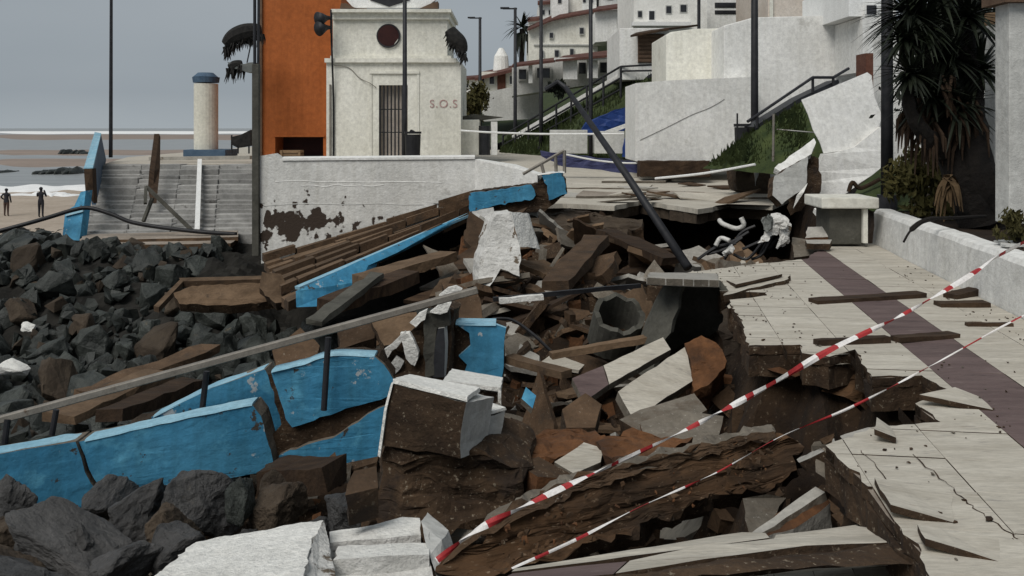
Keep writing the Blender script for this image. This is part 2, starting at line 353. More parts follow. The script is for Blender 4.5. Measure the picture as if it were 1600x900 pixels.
def sdist(px, py, poly):
    n = len(poly); d = np.full(px.shape, 1e9); ins = np.zeros(px.shape, bool)
    for i in range(n):
        x0, y0 = poly[i][0], poly[i][1]; x1, y1 = poly[(i + 1) % n][0], poly[(i + 1) % n][1]
        ex, ey = x1 - x0, y1 - y0
        t = np.clip(((px - x0) * ex + (py - y0) * ey) / (ex * ex + ey * ey + 1e-12), 0, 1)
        d = np.minimum(d, np.hypot(px - x0 - t * ex, py - y0 - t * ey))
        c = (y0 > py) != (y1 > py)
        ins ^= c & (px < (x1 - x0) * (py - y0) / (y1 - y0 + 1e-12) + x0)
    return np.where(ins, -d, d)
def sm(a, b, x):
    t = np.clip((x - a) / (b - a), 0, 1); return t * t * (3 - 2 * t)
def wav(X, Y, f, s):
    return np.sin(X * f + 1.7 * s + 1.3 * np.sin(Y * f * .8 + s)) * np.cos(Y * f * 1.1 + s * 2.3 + np.sin(X * f * .7))
def zt(X, Y):
    X = np.asarray(X, float); Y = np.asarray(Y, float)
    U, Vv = X * CS - Y * SN, X * SN + Y * CS
    sea = -1.55 - 1.35 * sm(7, 15, Y) - .75 * sm(34, 46, Y)
    mid = -1.45 + .35 * sm(9, 13, Y) - .2 * sm(15, 19, Y)
    z = sea + (mid - sea) * sm(-5.0, -2.2, U)
    rel = .16 * wav(X, Y, 1.7, 1) + .1 * wav(X, Y, 3.9, 2) + .06 * wav(X, Y, 8.3, 3) + .035 * wav(X, Y, 17, 4)
    z = z + rel
    z = z + .95 * np.exp(-((X + .2) / 2.0) ** 2 - ((Y - 17.6) / 2.2) ** 2) + .45 * np.exp(-((X - .2) / 1.6) ** 2 - ((Y - 13.6) / 1.3) ** 2)
    z = z + 1.35 * sm(17.0, 23, Y) * (1 - sm(27, 33, Y)) * sm(-14.2, -12.2, X) * (1 - sm(-6.5, -5, X))
    dp = sdist(U, Vv, PAVE)
    face = -.27 - np.maximum(dp + .1, 0) * 2.6 + .12 * wav(X, Y, 5, 6) * sm(.0, .3, dp + .1)
    z = np.where(dp < -.1, -.27, np.maximum(z, face))
    z = np.where((dp > 0) & (Y < 6.4) & (X > .15), np.minimum(z, np.maximum(-1.5, face)), z)
    df = sdist(X, Y, FAR)
    ff = -.42 - np.maximum(df + 2.0, 0) * 1.3
    zf = np.array(np.clip((Y - 23) / 9 * .5, 0, .5)) - .3
    z = np.where(df < -2.0, zf - .15, np.maximum(z, ff))
    z = np.where((U > 3.3) & (Y > 0), np.maximum(z, np.minimum(.38, -.27 + (U - 3.3) * 3)), z)
    return z
def z1(x, y): return float(zt(np.array([x]), np.array([y]))[0])

def grid_obj(name, xs, ys, fz, m, smooth=True):
    X, Y = np.meshgrid(xs, ys); Z = fz(X, Y)
    vs = np.stack([X.ravel(), Y.ravel(), Z.ravel()], 1); nx = len(xs)
    fs = [(j * nx + i, j * nx + i + 1, (j + 1) * nx + i + 1, (j + 1) * nx + i) for j in range(len(ys) - 1) for i in range(nx - 1)]
    me = bpy.data.meshes.new(name); me.from_pydata(vs.tolist(), [], fs); me.materials.append(MT[m])
    for p in me.polygons: p.use_smooth = smooth
    o = bpy.data.objects.new(name, me); COL.objects.link(o); o['kind'] = 'structure'; return o
grid_obj('ground', np.arange(-26, 12, .14), np.concatenate([np.arange(1.0, 24, .14), np.arange(24, 50, .35)]), zt, 'soil', False)
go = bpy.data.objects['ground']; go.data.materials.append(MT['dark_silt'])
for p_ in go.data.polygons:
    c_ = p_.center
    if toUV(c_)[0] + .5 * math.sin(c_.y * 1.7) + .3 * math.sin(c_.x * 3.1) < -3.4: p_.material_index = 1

def beach_z(X, Y):
    return -3.62 + .05 * wav(X, Y, .3, 1) - .012 * np.maximum(Y - 72, 0)
grid_obj('beach', np.linspace(-160, 10, 80), np.linspace(20, 110, 60), beach_z, 'sand')
grid_obj('sea', np.linspace(-9000, 9000, 3), np.linspace(70, 14000, 3), lambda X, Y: X * 0 - 3.78, 'water')
# sandbars and surf lines across the shallow water
def strip(name, y0, y1, x0, x1, zt_, m, seed, hz=.12, n=60, wob=.12):
    r = random.Random(seed); bm = bmesh.new(); rows = []
    for i in range(n + 1):
        x = x0 + (x1 - x0) * i / n; t = i / n; tp = min(1, 8 * t, 8 * (1 - t))
        L = y1 - y0; a = y0 + L * wob * noise.noise(V((t * 7, seed, 0))); b = y1 + L * wob * noise.noise(V((t * 6, seed, 5)))
        mid_ = (a + b) / 2; a = mid_ + (a - mid_) * max(.05, tp); b = mid_ + (b - mid_) * max(.05, tp)
        rows.append([bm.verts.new((x * q, q, z)) for q, z in ((a, zt_ - .05), (a + (b - a) * .25, zt_ + hz), (a + (b - a) * .75, zt_ + hz * .9), (b, zt_ - .05))])
    for p, q in zip(rows, rows[1:]):
        for k in range(3): bm.faces.new((p[k], q[k], q[k + 1], p[k + 1]))
    return add(name, bm, m, kind='structure', smooth=True)
def yd(y, z=-3.78): return F * (H - z) / (y - HOR)
strip('sandbar', yd(262), yd(247), -.56, -.25, -3.78, 'wet_sand', 1)
strip('sandbar', yd(243.5), yd(233.5), -.56, -.25, -3.78, 'wet_sand', 2)
strip('sandbar', yd(218.5), yd(210), -.56, -.22, -3.75, 'wet_sand', 3)
strip('surf', yd(209.3), yd(205), -.56, -.22, -3.75, 'foam', 4, .5)
strip('surf', yd(303), yd(289), -.56, -.41, -3.76, 'foam', 5, .1, wob=.5)
strip('surf', yd(309.5), yd(304), -.56, -.44, -3.72, 'foam', 7, .08, wob=.5)
strip('surf', yd(309), yd(301), -.50, -.46, -3.72, 'foam', 8, .1, wob=.5)
for (a, b, y, hgt, sd_, lab) in ((64, 126, 271, .75, 3, 'low dark rocky outcrop in the shallows, nearer the beach'), (96, 142, 241, 1.0, 5, 'low dark rocky outcrop in the shallows, farther out beside the blue parapet'), (-15, 18, 269, .25, 9, 'thin dark reef at the left edge of the shallows')):
    d = yd(y); bm = bmesh.new(); x0, x1 = (a - 800) / F * d, (b - 800) / F * d; rr = random.Random(sd_)
    for k in range(9):
        t = (k + .5) / 9; s = (x1 - x0) / 9
        bmesh.ops.create_icosphere(bm, subdivisions=2, radius=1, matrix=Matrix.Translation((x0 + (x1 - x0) * t, d + rr.uniform(-1, 1), -3.8)) @ Matrix.Diagonal((s * rr.uniform(.7, 1.1), 2.2, hgt * rr.uniform(.55, 1.15), 1)))
    rough_up(bm, .22, 1.1); add('reef', bm, 'rock', label=lab, cat='reef')

# ------------------------------------------------------------------ pavement with single tiles
def clip(poly, axis, val, keep_less):
    o = []
    for i, a in enumerate(poly):
        b = poly[(i + 1) % len(poly)]; ia = (a[axis] <= val) == keep_less; ib = (b[axis] <= val) == keep_less
        if ia: o.append(a)
        if ia != ib:
            t = (val - a[axis]) / (b[axis] - a[axis]); o.append((a[0] + (b[0] - a[0]) * t, a[1] + (b[1] - a[1]) * t))
    return o
pv = bpy.data.objects.new('pavement', None); COL.objects.link(pv); pv['kind'] = 'structure'
bm = prism([UV(u, v, -.075) for u, v in PAVE], (0, 0, -.16), jag=.03, seg=.09, rough=.02, freq=6)
add('concrete_bed', bm, ['broken_concrete', 'broken_concrete'], pv)
add('joint_sand', prism([UV(u, v, -.013) for u, v in PAVE], (0, 0, -.05)), ['silt', 'broken_concrete'], pv)
T = .45; rr = random.Random(3)
u_edges = [1.93 + T * k for k in range(-7, 3)] + [3.22]
v = .55; ntile = 0
for j in range(40):
    v0, v1 = .55 + j * T, .55 + (j + 1) * T
    for ua, ub in zip(u_edges, u_edges[1:]):
        g_ = .0022
        pl = clip(clip(clip(clip(PAVE, 0, ua + g_, False), 0, ub - g_, True), 1, v0 + g_, False), 1, v1 - g_, True)
        if len(pl) < 3: continue
        ar = abs(sum(pl[i][0] * pl[(i + 1) % len(pl)][1] - pl[(i + 1) % len(pl)][0] * pl[i][1] for i in range(len(pl)))) / 2
        if ar < .012: continue
        full = ar > .98 * (ub - ua - 2 * g_) * (T - 2 * g_)
        dz = rr.uniform(-.002, .002); tu, tv = rr.uniform(-.003, .003), rr.uniform(-.003, .003)
        cu, cv = (ua + ub) / 2, (v0 + v1) / 2
        pts = [UV(a, b, dz + (a - cu) * tu + (b - cv) * tv) for a, b in pl]
        kp = [i for i in range(len(pl)) if any(abs(pl[i][ax] - w_) < 1e-6 and abs(pl[(i + 1) % len(pl)][ax] - w_) < 1e-6 for ax, w_ in ((0, ua + g_), (0, ub - g_), (1, v0 + g_), (1, v1 - g_)))]
        try: bm = prism(pts, (0, 0, -.072), jag=0 if full else .018, seg=.06, rng=rr, keep=kp)
        except ValueError: continue
        if full: bmesh.ops.bevel(bm, geom=bm.edges[:], offset=.0015, segments=1, affect='EDGES')
        purple = ua > 1.9 and ub < 2.4
        add('paving_tile', bm, ['purple_tile' if purple else 'pavement_tile', 'broken_concrete'], pv); ntile += 1

# far part of the promenade beyond the washed-out gap
def farpt(p, dz=0): return V((p[0], p[1], far_z(p[1]) + dz))
fp = bpy.data.objects.new('promenade', None); COL.objects.link(fp); fp['kind'] = 'structure'
pts = jagged([V(p) for p in FAR[:9]] + [V(p) for p in FAR[9:]], .06, .3, R, keep=range(8, 30))
bm = bmesh.new(); top = [bm.verts.new(farpt(p)) for p in pts]; f = bm.faces.new(top)
bmesh.ops.triangulate(bm, faces=[f])
r = bmesh.ops.extrude_face_region(bm, geom=bm.faces[:])
for g in r['geom']:
    if isinstance(g, bmesh.types.BMVert): g.co.z -= .1
add('paving', bm, ['pavement_tile'], fp)
bm = prism([farpt(p, -.1) + V((0, .12, 0)) for p in FAR[:9]] + [V((7.4, 26, -.1)), V((-1.0, 26, -.1))], (0, 0, -.22), jag=.05, seg=.2, rough=.03, keep=(9,))
add('concrete_bed', bm, ['concrete', 'rock_brown'], fp)
for (a, b, y, d, wdt, m) in ((885, 1010, 302, 23.6, 1.0, 'pavement_tile'), (940, 1040, 296, 25, .8, 'pavement_tile'), (1010, 1110, 309, 22.6, .7, 'silt'), (1095, 1200, 313, 22.2, .55, 'pavement_tile'), (900, 985, 311, 22.2, .5, 'silt')):
    p0 = G(a, y); p1 = G(b, y); z = far_z(p0.y) + .015
    q = [V((p0.x, p0.y, z)), V((p1.x, p1.y, z)), V((p1.x + .3, p1.y + wdt, z + R.uniform(0, .05))), V((p0.x + .2, p0.y + wdt, z + R.uniform(.02, .1)))]
    add('paving_slab', prism([p + V((0, 0, .06)) for p in q], (0, 0, -.05), jag=.05, seg=.25), [m, 'concrete'], fp)

# ------------------------------------------------------------------ planter wall, pedestal, right hand garden
pw = E('planter_wall', UV(3.22, 14.4), 'low white rendered planter wall along the landward edge of the pavement', 'wall')
bm = bmesh.new(); rows = []; nv = 60
for i in range(nv + 1):
    vv = 1.0 + 13.4 * i / nv; hgt = .545 - .06 * i / nv + .012 * noise.noise(V((vv * 1.5, 0, 0)))
    prof = [(0, -.25), (0.0, 0), (.015, hgt * .5), (.02, hgt - .06), (.05, hgt - .015), (.1, hgt), (.24, hgt), (.3, hgt - .02), (.32, .3), (.32, -.25)]
    rows.append([bm.verts.new(UV(3.225 + a + .012 * noise.noise(V((vv * 2, z * 6, 1))), vv, z + .01 * noise.noise(V((vv * 3, a * 9, 4))))) for a, z in prof])
for p, q in zip(rows, rows[1:]):
    for k in range(len(p) - 1): bm.faces.new((p[k], q[k], q[k + 1], p[k + 1]))
bm.faces.new(rows[0][::-1]); bm.faces.new(rows[-1])
add('wall', bm, 'white_plaster', pw)
for (vv, du, ln) in ((9.6, .05, .5), (6.9, .02, .8), (5.2, .08, .6)):
    add('render_flake', prism([UV(3.3 + du, vv, .548), UV(3.5 + du, vv + .05, .548), UV(3.48 + du, vv + ln, .545), UV(3.33 + du, vv + ln * .8, .545)], (0, 0, -.02), jag=.03, seg=.08), 'grey_plaster', pw)
pd = E('pedestal', P(1325, 378, 13.4), 'square stone pedestal with cream cap at the far end of the planter wall', 'pedestal')
add('shaft', bev(boxpx(1296, 1352, 326, 382, 13.35, .6), .015), 'manhole', pd)
add('cap', bev(boxpx(1284, 1374, 309, 326, 13.2, .8), .02), 'cream_wall', pd)
add('corner_strip', boxpx(1349, 1356, 327, 380, 13.28, .1), 'cream_wall', pd)
# fallen leaf over the wall
add('fallen_frond', tube(spline([P(1412, 378, 10.3), P(1425, 358, 10.45), P(1450, 343, 10.7), P(1500, 340, 11.0), P(1540, 338, 11.3)]), [.012] * 6 + [.03] * 8 + [.02] * 11, 6), 'trunk', label='long dark fallen frond drooping over the planter wall', cat='frond')

# right hand columns
c1 = E('porch_column', P(1590, 345, 10.2), 'near white porch column with brown beam at the right edge', 'column')
add('shaft', bev(boxpx(1577, 1625, 4, 350, 10.2, .3), .01), 'grey_plaster', c1)
add('beam', boxpx(1570, 1660, -20, 3, 10.1, .5), 'brown_door', c1)
c2 = E('garden_column', P(1565, 330, 13), 'far white garden column with a brown stone cap beside the shrubs', 'column')
add('shaft', boxpx(1553, 1579, 38, 335, 13, .25), 'grey_plaster', c2)
add('capital', bev(boxpx(1555, 1580, 17, 38, 12.95, .32), .03), 'wood', c2)

def blades(bm, c, n, L, wd, rng, up=.3, droop=.5, dirs=None, spread=1.0):
    for i in range(n):
        a = rng.uniform(0, 2 * math.pi); e = rng.uniform(-.75 * spread + up * .6, 1.2)
        d = V((math.cos(a) * math.cos(e), math.sin(a) * math.cos(e), math.sin(e))); l_ = L * rng.uniform(.7, 1.1)
        s = d.cross(V((0, 0, 1))); s = s.normalized() if s.length > .05 else V((1, 0, 0)); rws = []
        for k in range(5):
            t = k / 4; p = c + d * l_ * t - V((0, 0, droop * l_ * t * t * math.cos(e)))
            ww = wd * (1 - t) ** .7 * (.6 + .8 * min(1, t * 4)) / 1.4 + .002
            rws.append((bm.verts.new(p - s * ww), bm.verts.new(p + V((0, 0, -ww * .3))), bm.verts.new(p + s * ww)))
        for p, q in zip(rws, rws[1:]):
            bm.faces.new((p[0], q[0], q[1], p[1])); bm.faces.new((p[1], q[1], q[2], p[2]))
def leafball(bm, c, rad, n, size, rng, clumps=14):
    cs = [V(c) + V((rng.gauss(0, .45) * rad[0], rng.gauss(0, .45) * rad[1], rng.gauss(0, .45) * rad[2])) for _ in range(clumps)]
    for i in range(n):
        q = rng.choice(cs); p = q + V((rng.gauss(0, .2) * rad[0], rng.gauss(0, .2) * rad[1], rng.gauss(0, .2) * rad[2]))
        rot = Euler((rng.uniform(0, 6.3), rng.uniform(0, 6.3), rng.uniform(0, 6.3))).to_matrix(); s = size * rng.uniform(.6, 1.3)
        vs = [bm.verts.new(p + rot @ V(k) * s) for k in ((-.5, 0, 0), (0, -.22, .05), (.6, 0, 0), (0, .22, .05))]
        bm.faces.new(vs)
rg = random.Random(11)
yu = E('yucca_tree', P(1520, 338, 12.2), 'tall dark yucca tree leaning out of the planter, sword leaves hiding the wall', 'tree')
base = P(1535, 345, 12.2)
tr = tube(spline([base, P(1515, 290, 12.2), P(1488, 240, 12.3), P(1470, 190, 12.3), P(1455, 130, 12.3), P(1440, 60, 12.3)]), [.3 - .0078 * i for i in range(31)], 10)
tube(spline([base + V((.15, 0, 0)), P(1528, 270, 12.1), P(1520, 200, 12.3), P(1515, 120, 12.5), P(1510, 40, 12.5)]), [.26 - .007 * i for i in range(25)], 10, tr)
tube(spline([P(1490, 245, 12.3), P(1450, 215, 12), P(1425, 180, 11.9), P(1415, 130, 11.9)]), [.13 - .004 * i for i in range(19)], 8, tr)
rough_up(tr, .03, 8); add('trunk', tr, 'trunk', yu)
for (x, y, d, L) in ((1424, 115, 11.9, .5), (1440, 40, 12.3, .8), (1420, 20, 12.2, .7), (1512, 25, 12.5, .85), (1480, 90, 12.3, .75), (1455, 150, 12.2, .65), (1500, 165, 12.2, .65), (1530, 110, 12.5, .7), (1465, -20, 12.3, .8), (1412, 60, 12.0, .45)):
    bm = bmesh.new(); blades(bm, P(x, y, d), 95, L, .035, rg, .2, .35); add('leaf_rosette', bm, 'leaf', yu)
bm = bmesh.new()
for k in range(150):
    x, y = rg.choice(((1430, 165), (1455, 190), (1500, 190), (1480, 130), (1515, 170))); c = P(x + rg.uniform(-12, 12), y + rg.uniform(-15, 15), 12.2 + rg.uniform(-.2, .3))
    a = rg.uniform(0, 6.28); t_ = c + V((math.cos(a) * .16, math.sin(a) * .16, -rg.uniform(.35, .7)))
    tube([c, (c + t_) / 2 + V((math.cos(a) * .06, math.sin(a) * .06, .03)), t_], [.02, .024, .006], 4, bm)
add('dead_leaf_skirt', bm, 'rotten_wood', yu)
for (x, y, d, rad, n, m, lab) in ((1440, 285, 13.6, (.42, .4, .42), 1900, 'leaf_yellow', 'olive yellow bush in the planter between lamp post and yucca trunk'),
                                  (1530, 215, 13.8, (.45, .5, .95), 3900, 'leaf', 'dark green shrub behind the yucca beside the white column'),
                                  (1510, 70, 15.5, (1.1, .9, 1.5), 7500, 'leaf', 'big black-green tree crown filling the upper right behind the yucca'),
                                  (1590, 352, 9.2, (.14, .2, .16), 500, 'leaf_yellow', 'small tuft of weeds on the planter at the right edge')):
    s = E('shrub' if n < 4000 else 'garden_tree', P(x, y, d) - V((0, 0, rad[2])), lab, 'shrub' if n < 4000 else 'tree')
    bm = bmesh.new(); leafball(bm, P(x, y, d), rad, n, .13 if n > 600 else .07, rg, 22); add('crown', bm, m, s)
    c = P(x, y, d); tb = c - V((0, 0, rad[2] * (1.3 if n < 4000 else 2.9)))
    add('trunk', tube([tb, (tb + c) / 2 + V((.04, 0, 0)), c], [.05, .04, .02] if n < 4000 else [.2, .16, .08], 7), 'trunk', s)
bm = bmesh.new()
for k in range(26):
    c = P(1482 + rg.uniform(-7, 7), 276 + rg.uniform(-4, 10), 11.9 + rg.uniform(-.1, .1)); a_ = rg.uniform(0, 6.28); sd3 = V((math.sin(a_), -math.cos(a_), 0)); q0 = None
    L_ = rg.uniform(.25, .5)
    for t_ in (0, .3, .6, 1):
        p_ = c + V((math.cos(a_) * .16 * math.sqrt(t_), math.sin(a_) * .16 * math.sqrt(t_), -L_ * t_ ** 1.4)); w_ = .035 * (1 - t_) + .008
        q1 = (bm.verts.new(p_ - sd3 * w_), bm.verts.new(p_ + sd3 * w_))
        if q0: bm.faces.new((q0[0], q0[1], q1[1], q1[0]))
        q0 = q1
add('dry_palm_frond', bm, 'dry_frond', label='tan dried fronds hanging in the planter at the yucca foot', cat='frond')

# ------------------------------------------------------------------ lamp posts and poles
def lamp(x, d, ybase, ytop, rpx, label, arm=None, zb=None, cat='street lamp', group='dark street lamps along the promenade'):
    a = P(x, ybase, d); b = P(x, ytop, d); rad = rpx / F * d / 2
    s = E('street_lamp', a, label, cat, group)
    add('pole', tube([a, a + (b - a) * .25, b], [rad * 1.05, rad, rad * .8], 12), 'dark_metal', s, smooth=True)
    add('base_collar', cyl(a, rad * 1.7, .25, 12), 'dark_metal', s)
    L = .62 if arm is None else arm
    add('arm', beam(b + V((rad, 0, -.05)), b + V((-L, 0, -.05)), .09, .07), 'dark_metal', s)
    add('lamp_head', bev(box(b + V((-L + .1, 0, -.02)), (.45, .2, .09)), .02), 'dark_metal', s)
lamp(750, 58, 238, 27, 5.5, 'street lamp nearest the white beach hut with its head in view')
lamp(805, 48, 240, 12, 6, 'street lamp with its head in view in front of the far palm tree')
lamp(845.5, 41, 238, -8, 6.5, 'street lamp between the palm lamp and the leaning pole, head just above the frame')
lamp(923, 34, 255, -60, 7, 'street lamp rising behind the top of the fallen pole')
lamp(632.5, 30.5, 262, -90, 7.5, 'street lamp in front of the beach hut door')
lamp(1179, 23, 265, -260, 11.5, 'street lamp in front of the big white retaining wall, black bin at its foot')
lamp(1386, 14.6, 330, -560, 18, 'thick street lamp standing in the planter beside the yucca')
add('mast', tube([P(1092, 45, 40), P(1092, -60, 40)], .07, 8), 'dark_metal', label='thin dark mast on the terrace wall above the brown shutter', cat='mast')
add('flagpole', tube([P(173, 246, 33), P(174, -60, 33)], [.07, .05], 8), 'dark_metal', label='thin bare flagpole above the seaward steps', cat='flagpole')

# fallen pole leaning out of the hole
fpn = E('fallen_lamp_post', P(1073, 415, 13.2), 'fallen dark lamp post leaning diagonally out of the washed-out hole', 'street lamp')
add('pole', tube([P(1075, 418, 13.2), P(980, 275, 14.6), P(884, 137, 16)], [.066, .058, .042], 12), 'dark_metal', fpn, smooth=True)
add('arm', tube([P(884, 137, 16), P(872, 128, 16.1), P(852, 140, 16.15)], [.042, .04, .045], 8), 'dark_metal', fpn)
bm = bmesh.new(); leafball(bm, P(872, 138, 16.3), (.16, .2, .12), 260, .12, rg, 8); add('tangled_weed', bm, 'leaf', fpn)

# ------------------------------------------------------------------ hut, orange building and plaza things
D = 32.0
hut = E('beach_hut', P(615, 248, D), 'white two-tier beach hut with barred door and round window beside the orange building', 'hut')
bm = bmesh.new()
boxpx(510, 592, 97, 262, D, 4, bm); boxpx(637, 720, 97, 262, D, 4, bm); boxpx(592, 637, 97, 133, D, 4, bm)
add('wall', bm, 'cream_wall', hut)
bm = boxpx(520, 699, 30, 90, D + .25, 3.5); add('upper_wall', bm, 'cream_wall', hut)
bm = bmesh.new(); boxpx(507, 713, 91, 97.5, D - .12, 4.2, bm); boxpx(516, 705, 87, 91, D + .05, 3.9, bm); add('cornice', bm, 'cream_wall', hut)
bm = bmesh.new(); boxpx(517, 705, 14, 19, D - .05, 4.1, bm); boxpx(519, 702, 19.5, 30, D + .12, 3.7, bm); add('parapet', bm, 'cream_wall', hut)
wn = add('round_window', tube([P(607, 56, D + .2), P(607, 56, D + .3)], .36, 28), 'dark_red', hut)
bm = bmesh.new(); c = P(607, 56, D + .2)
ring = [c + V((math.cos(t) * .375, 0, math.sin(t) * .375)) for t in np.linspace(0, 2 * math.pi, 29)]
add('window_frame', tube(ring, .03, 6, cap=False), 'dark_metal', wn)
bm = bmesh.new(); boxpx(577, 655, 111, 115, D - .06, .12, bm); boxpx(577, 581, 115, 255, D - .03, .06, bm); boxpx(651, 655, 115, 255, D - .03, .06, bm); add('door_surround', bm, 'cream_wall', hut)
dr = add('door', boxpx(592.3, 636.7, 133.3, 262, D + .35, .1), 'pinkish_wall', hut)
for k in range(8):
    x = 594 + k * 5.8; add('bar', tube([P(x, 133.5, D + .05), P(x, 250, D + .05)], .028, 6), 'dark_metal', dr)
for y in (170, 206): add('cross_bar', boxpx(592.5, 636.5, y, y + 1.6, D + .04, .03), 'dark_metal', dr)
bm = bmesh.new(); boxpx(514.5, 517, 132, 262, D - .05, .08, bm); add('downpipe', bm, 'grey_metal', hut)
add('cable', tube(spline([P(518, 20, D - .12), P(518, 60, D - .12), P(519, 92, D - .2), P(521, 160, D - .06), P(521, 250, D - .06)]), .035, 6), 'black_plastic', hut)
add('wall_wire', tube(spline([P(522, 102, D - .06), P(545, 106, D - .03), P(562, 122, D - .03), P(578, 130, D - .1), P(588, 137, D - .03)]), .013, 5), 'grey_metal', hut)
# gable sign on the roof
sg = E('roof_sign', P(608, 12, D + 1), 'white gabled sign board with a black chevron on the hut roof', 'sign')
add('board', prism(PX([(541, 0), (552, 12), (665, 12), (680, 0), (680, -60), (541, -60)], D + .6), (0, .25, 0)), 'white_paint', sg)
add('chevron', prism(PX([(578, 0), (608, 10.5), (640, 0), (640, -14), (622, -14), (608, -3), (596, -14), (578, -14)], D + .56), (0, .05, 0)), 'dark_metal', sg)
for q_ in ([(533, 5), (541, 5), (556, 13), (531, 13)], [(684, 2), (684, 13), (656, 13), (676, 4)]): add('bracket', prism(PX(q_, D + .5), (0, .6, 0)), 'brown_door', sg)
def text(s, p, size, m, root, name='lettering', rot=0):
    cu = bpy.data.curves.new(name, 'FONT'); cu.body = s; cu.size = size; cu.extrude = .006; cu.align_x = 'CENTER'; cu.space_character = 1.15
    o = bpy.data.objects.new(name, cu); COL.objects.link(o); o.rotation_euler = (math.pi / 2, rot, 0)
    cu.materials.append(MT[m]); me = bpy.data.meshes.new_from_object(o.evaluated_get(bpy.context.evaluated_depsgraph_get())); bpy.data.objects.remove(o)
    o = bpy.data.objects.new(name, me); COL.objects.link(o); o.rotation_euler = (math.pi / 2, rot, 0); o.parent = root; o.location = p - root.location; return o
mk('faded_red', (.36, .2, .19), (.5, .36, .34), 6, 0, 20, .9, [((.58, .55, .5), 8, .55, .1)], 0)
text('S.O.S', P(693, 168, D - .012), .38, 'faded_red', hut)
hl = E('loudspeaker', P(505, 40, D - .2), 'pair of dark horn loudspeakers on the left corner of the hut', 'loudspeaker')
for (y, yy) in ((28, 0), (43, 0)):
    add('horn', tube([P(517, y, D - .1), P(510, y, D - .25), P(503, y + 1, D - .4), P(498, y + 2, D - .5)], [.05, .09, .19, .25], 14), 'dark_metal', hl, smooth=True)
add('bracket', tube([P(517, 15, D - .15), P(517, 52, D - .15)], .03, 6), 'dark_metal', hl)

def thatch(name, pts, label, m='thatch', L=.5, n=170, body=.22, dd=31):
    s = E(name, pts[-1], label, 'parasol')
    p = spline(pts, 5); k = len(p); add('cover', tube(p, [body * (.35 + .65 * math.sin(math.pi * min(1, .12 + .8 * (1 - i / k)))) for i in range(k)], 9), m, s)
    bm = bmesh.new()
    for i in range(n):
        q = rg.choice(p) + V((rg.uniform(-.08, .08), rg.uniform(-.15, .15), -body * .4)); e = q + V((rg.uniform(-.15, .12), rg.uniform(-.1, .1), -L * rg.uniform(.4, 1)))
        tube([q, (q + e) / 2 + V((.02, 0, 0)), e], [.03, .03, .006], 4, bm)
    add('fringe', bm, m, s)
    return s
s = thatch('beach_parasol', [P(352, 70, 32.5), P(365, 58, 32.5), P(385, 50, 32.5), P(407, 47, 32.5)], 'black tattered thatched parasol blown against the orange building, upper one', L=.45, body=.3)
add('strut', tube([P(393, 64, 32.5), P(386, 98, 32.5)], .025, 6), 'dark_metal', s)
s = thatch('beach_parasol', [P(357, 104, 32), P(366, 101, 32), P(378, 99, 32)], 'grey frayed parasol below the black one beside the orange building', L=.55, body=.14, n=40)
add('panel', prism(PX([(355, 97), (372, 99), (400, 98), (402, 112), (385, 113), (360, 105)], 31.9), (0, .5, 0), jag=.03, seg=.1), 'grey_fabric', s)
s = thatch('beach_parasol', [P(724, 82, 31.6), P(719, 68, 31.6), P(710, 58, 31.6), P(702, 46, 31.6)], 'black ragged thatch hanging on the right side of the hut', L=.4, body=.26, n=150)
og = E('orange_building', P(465, 250, 34), 'tall plain orange building with a dark low doorway', 'building')
bm = bmesh.new(); boxpx(407, 430, -120, 275, 34, 6, bm); boxpx(505, 533, -120, 275, 34, 6, bm); boxpx(430, 505, -120, 213, 34, 6, bm)
add('wall', bm, 'orange_wall', og)
add('doorway', boxpx(430.2, 504.8, 213, 275, 35.2, .1), 'dark_red', og)
add('lintel', boxpx(428, 507, 211, 214, 33.95, .1), 'orange_wall', og)
add('corner_trim', boxpx(404.5, 409, -120, 275, 33.9, .4), 'brown_door', og)
ct = E('wooden_crate', P(453, 250, 33.4), 'pale wooden crate standing in the dark doorway of the orange building', 'crate')
for k in range(4): add('slat', boxpx(437, 470, 235 + k * 5, 239 + k * 5, 33.4, .5), 'wood', ct)
bm = bmesh.new(); boxpx(438, 441, 235, 258, 33.35, .05, bm); boxpx(466, 469, 235, 258, 33.35, .05, bm); add('frame', bm, 'wood', ct)
gp = E('utility_post', P(400, 400, 21.5), 'weathered grey post at the corner of the white parapet wall', 'post')
add('shaft', bev(boxpx(393.5, 404, 100, 400, 20.9, .16), .01), 'manhole', gp)
add('mast', tube([P(398, 100, 21), P(398, -40, 21)], .035, 8), 'dark_metal', gp); add('cable', tube([P(403.5, 100, 21), P(404.5, -40, 21)], .03, 8), 'dark_metal', gp)
st = E('sling_chair', P(375, 236, 31), 'dark slung chair on thin legs beside the grey post', 'chair')
add('sling', prism(PX([(361, 214), (376, 211), (391, 203), (391, 228), (372, 231), (362, 226)], 31), (0, .6, 0), rough=.03), 'thatch', st)
for (x, a, b) in ((362, 211, 240), (372, 230, 240), (389, 228, 240)): add('leg', tube([P(x, a, 31.05), P(x, b, 31.05)], .03, 6), 'dark_metal', st)

sh = E('beach_shower', P(322, 240, 36), 'round cream beach shower column with a blue cap on a blue plinth', 'shower')
b = P(322, 240, 36); add('column', cyl(b, .44, 2.62, 24), 'shower_white', sh, smooth=False)
bm = cyl(b + V((0, 0, 2.66)), .47, .2, 24, .5); cyl(b + V((-.02, 0, 2.87)), .46, .16, 24, .28, bm); add('cap', bm, 'steel_blue', sh)
add('plinth', bev(boxpx(286, 352, 234, 245, 35.3, 1.6), .02), 'steel_blue', sh)
add('curb', beam(P(235, 248, 33), P(392, 246, 33), .3, .12), 'pale_concrete', label='low pale curb at the top of the seaward steps', cat='curb')

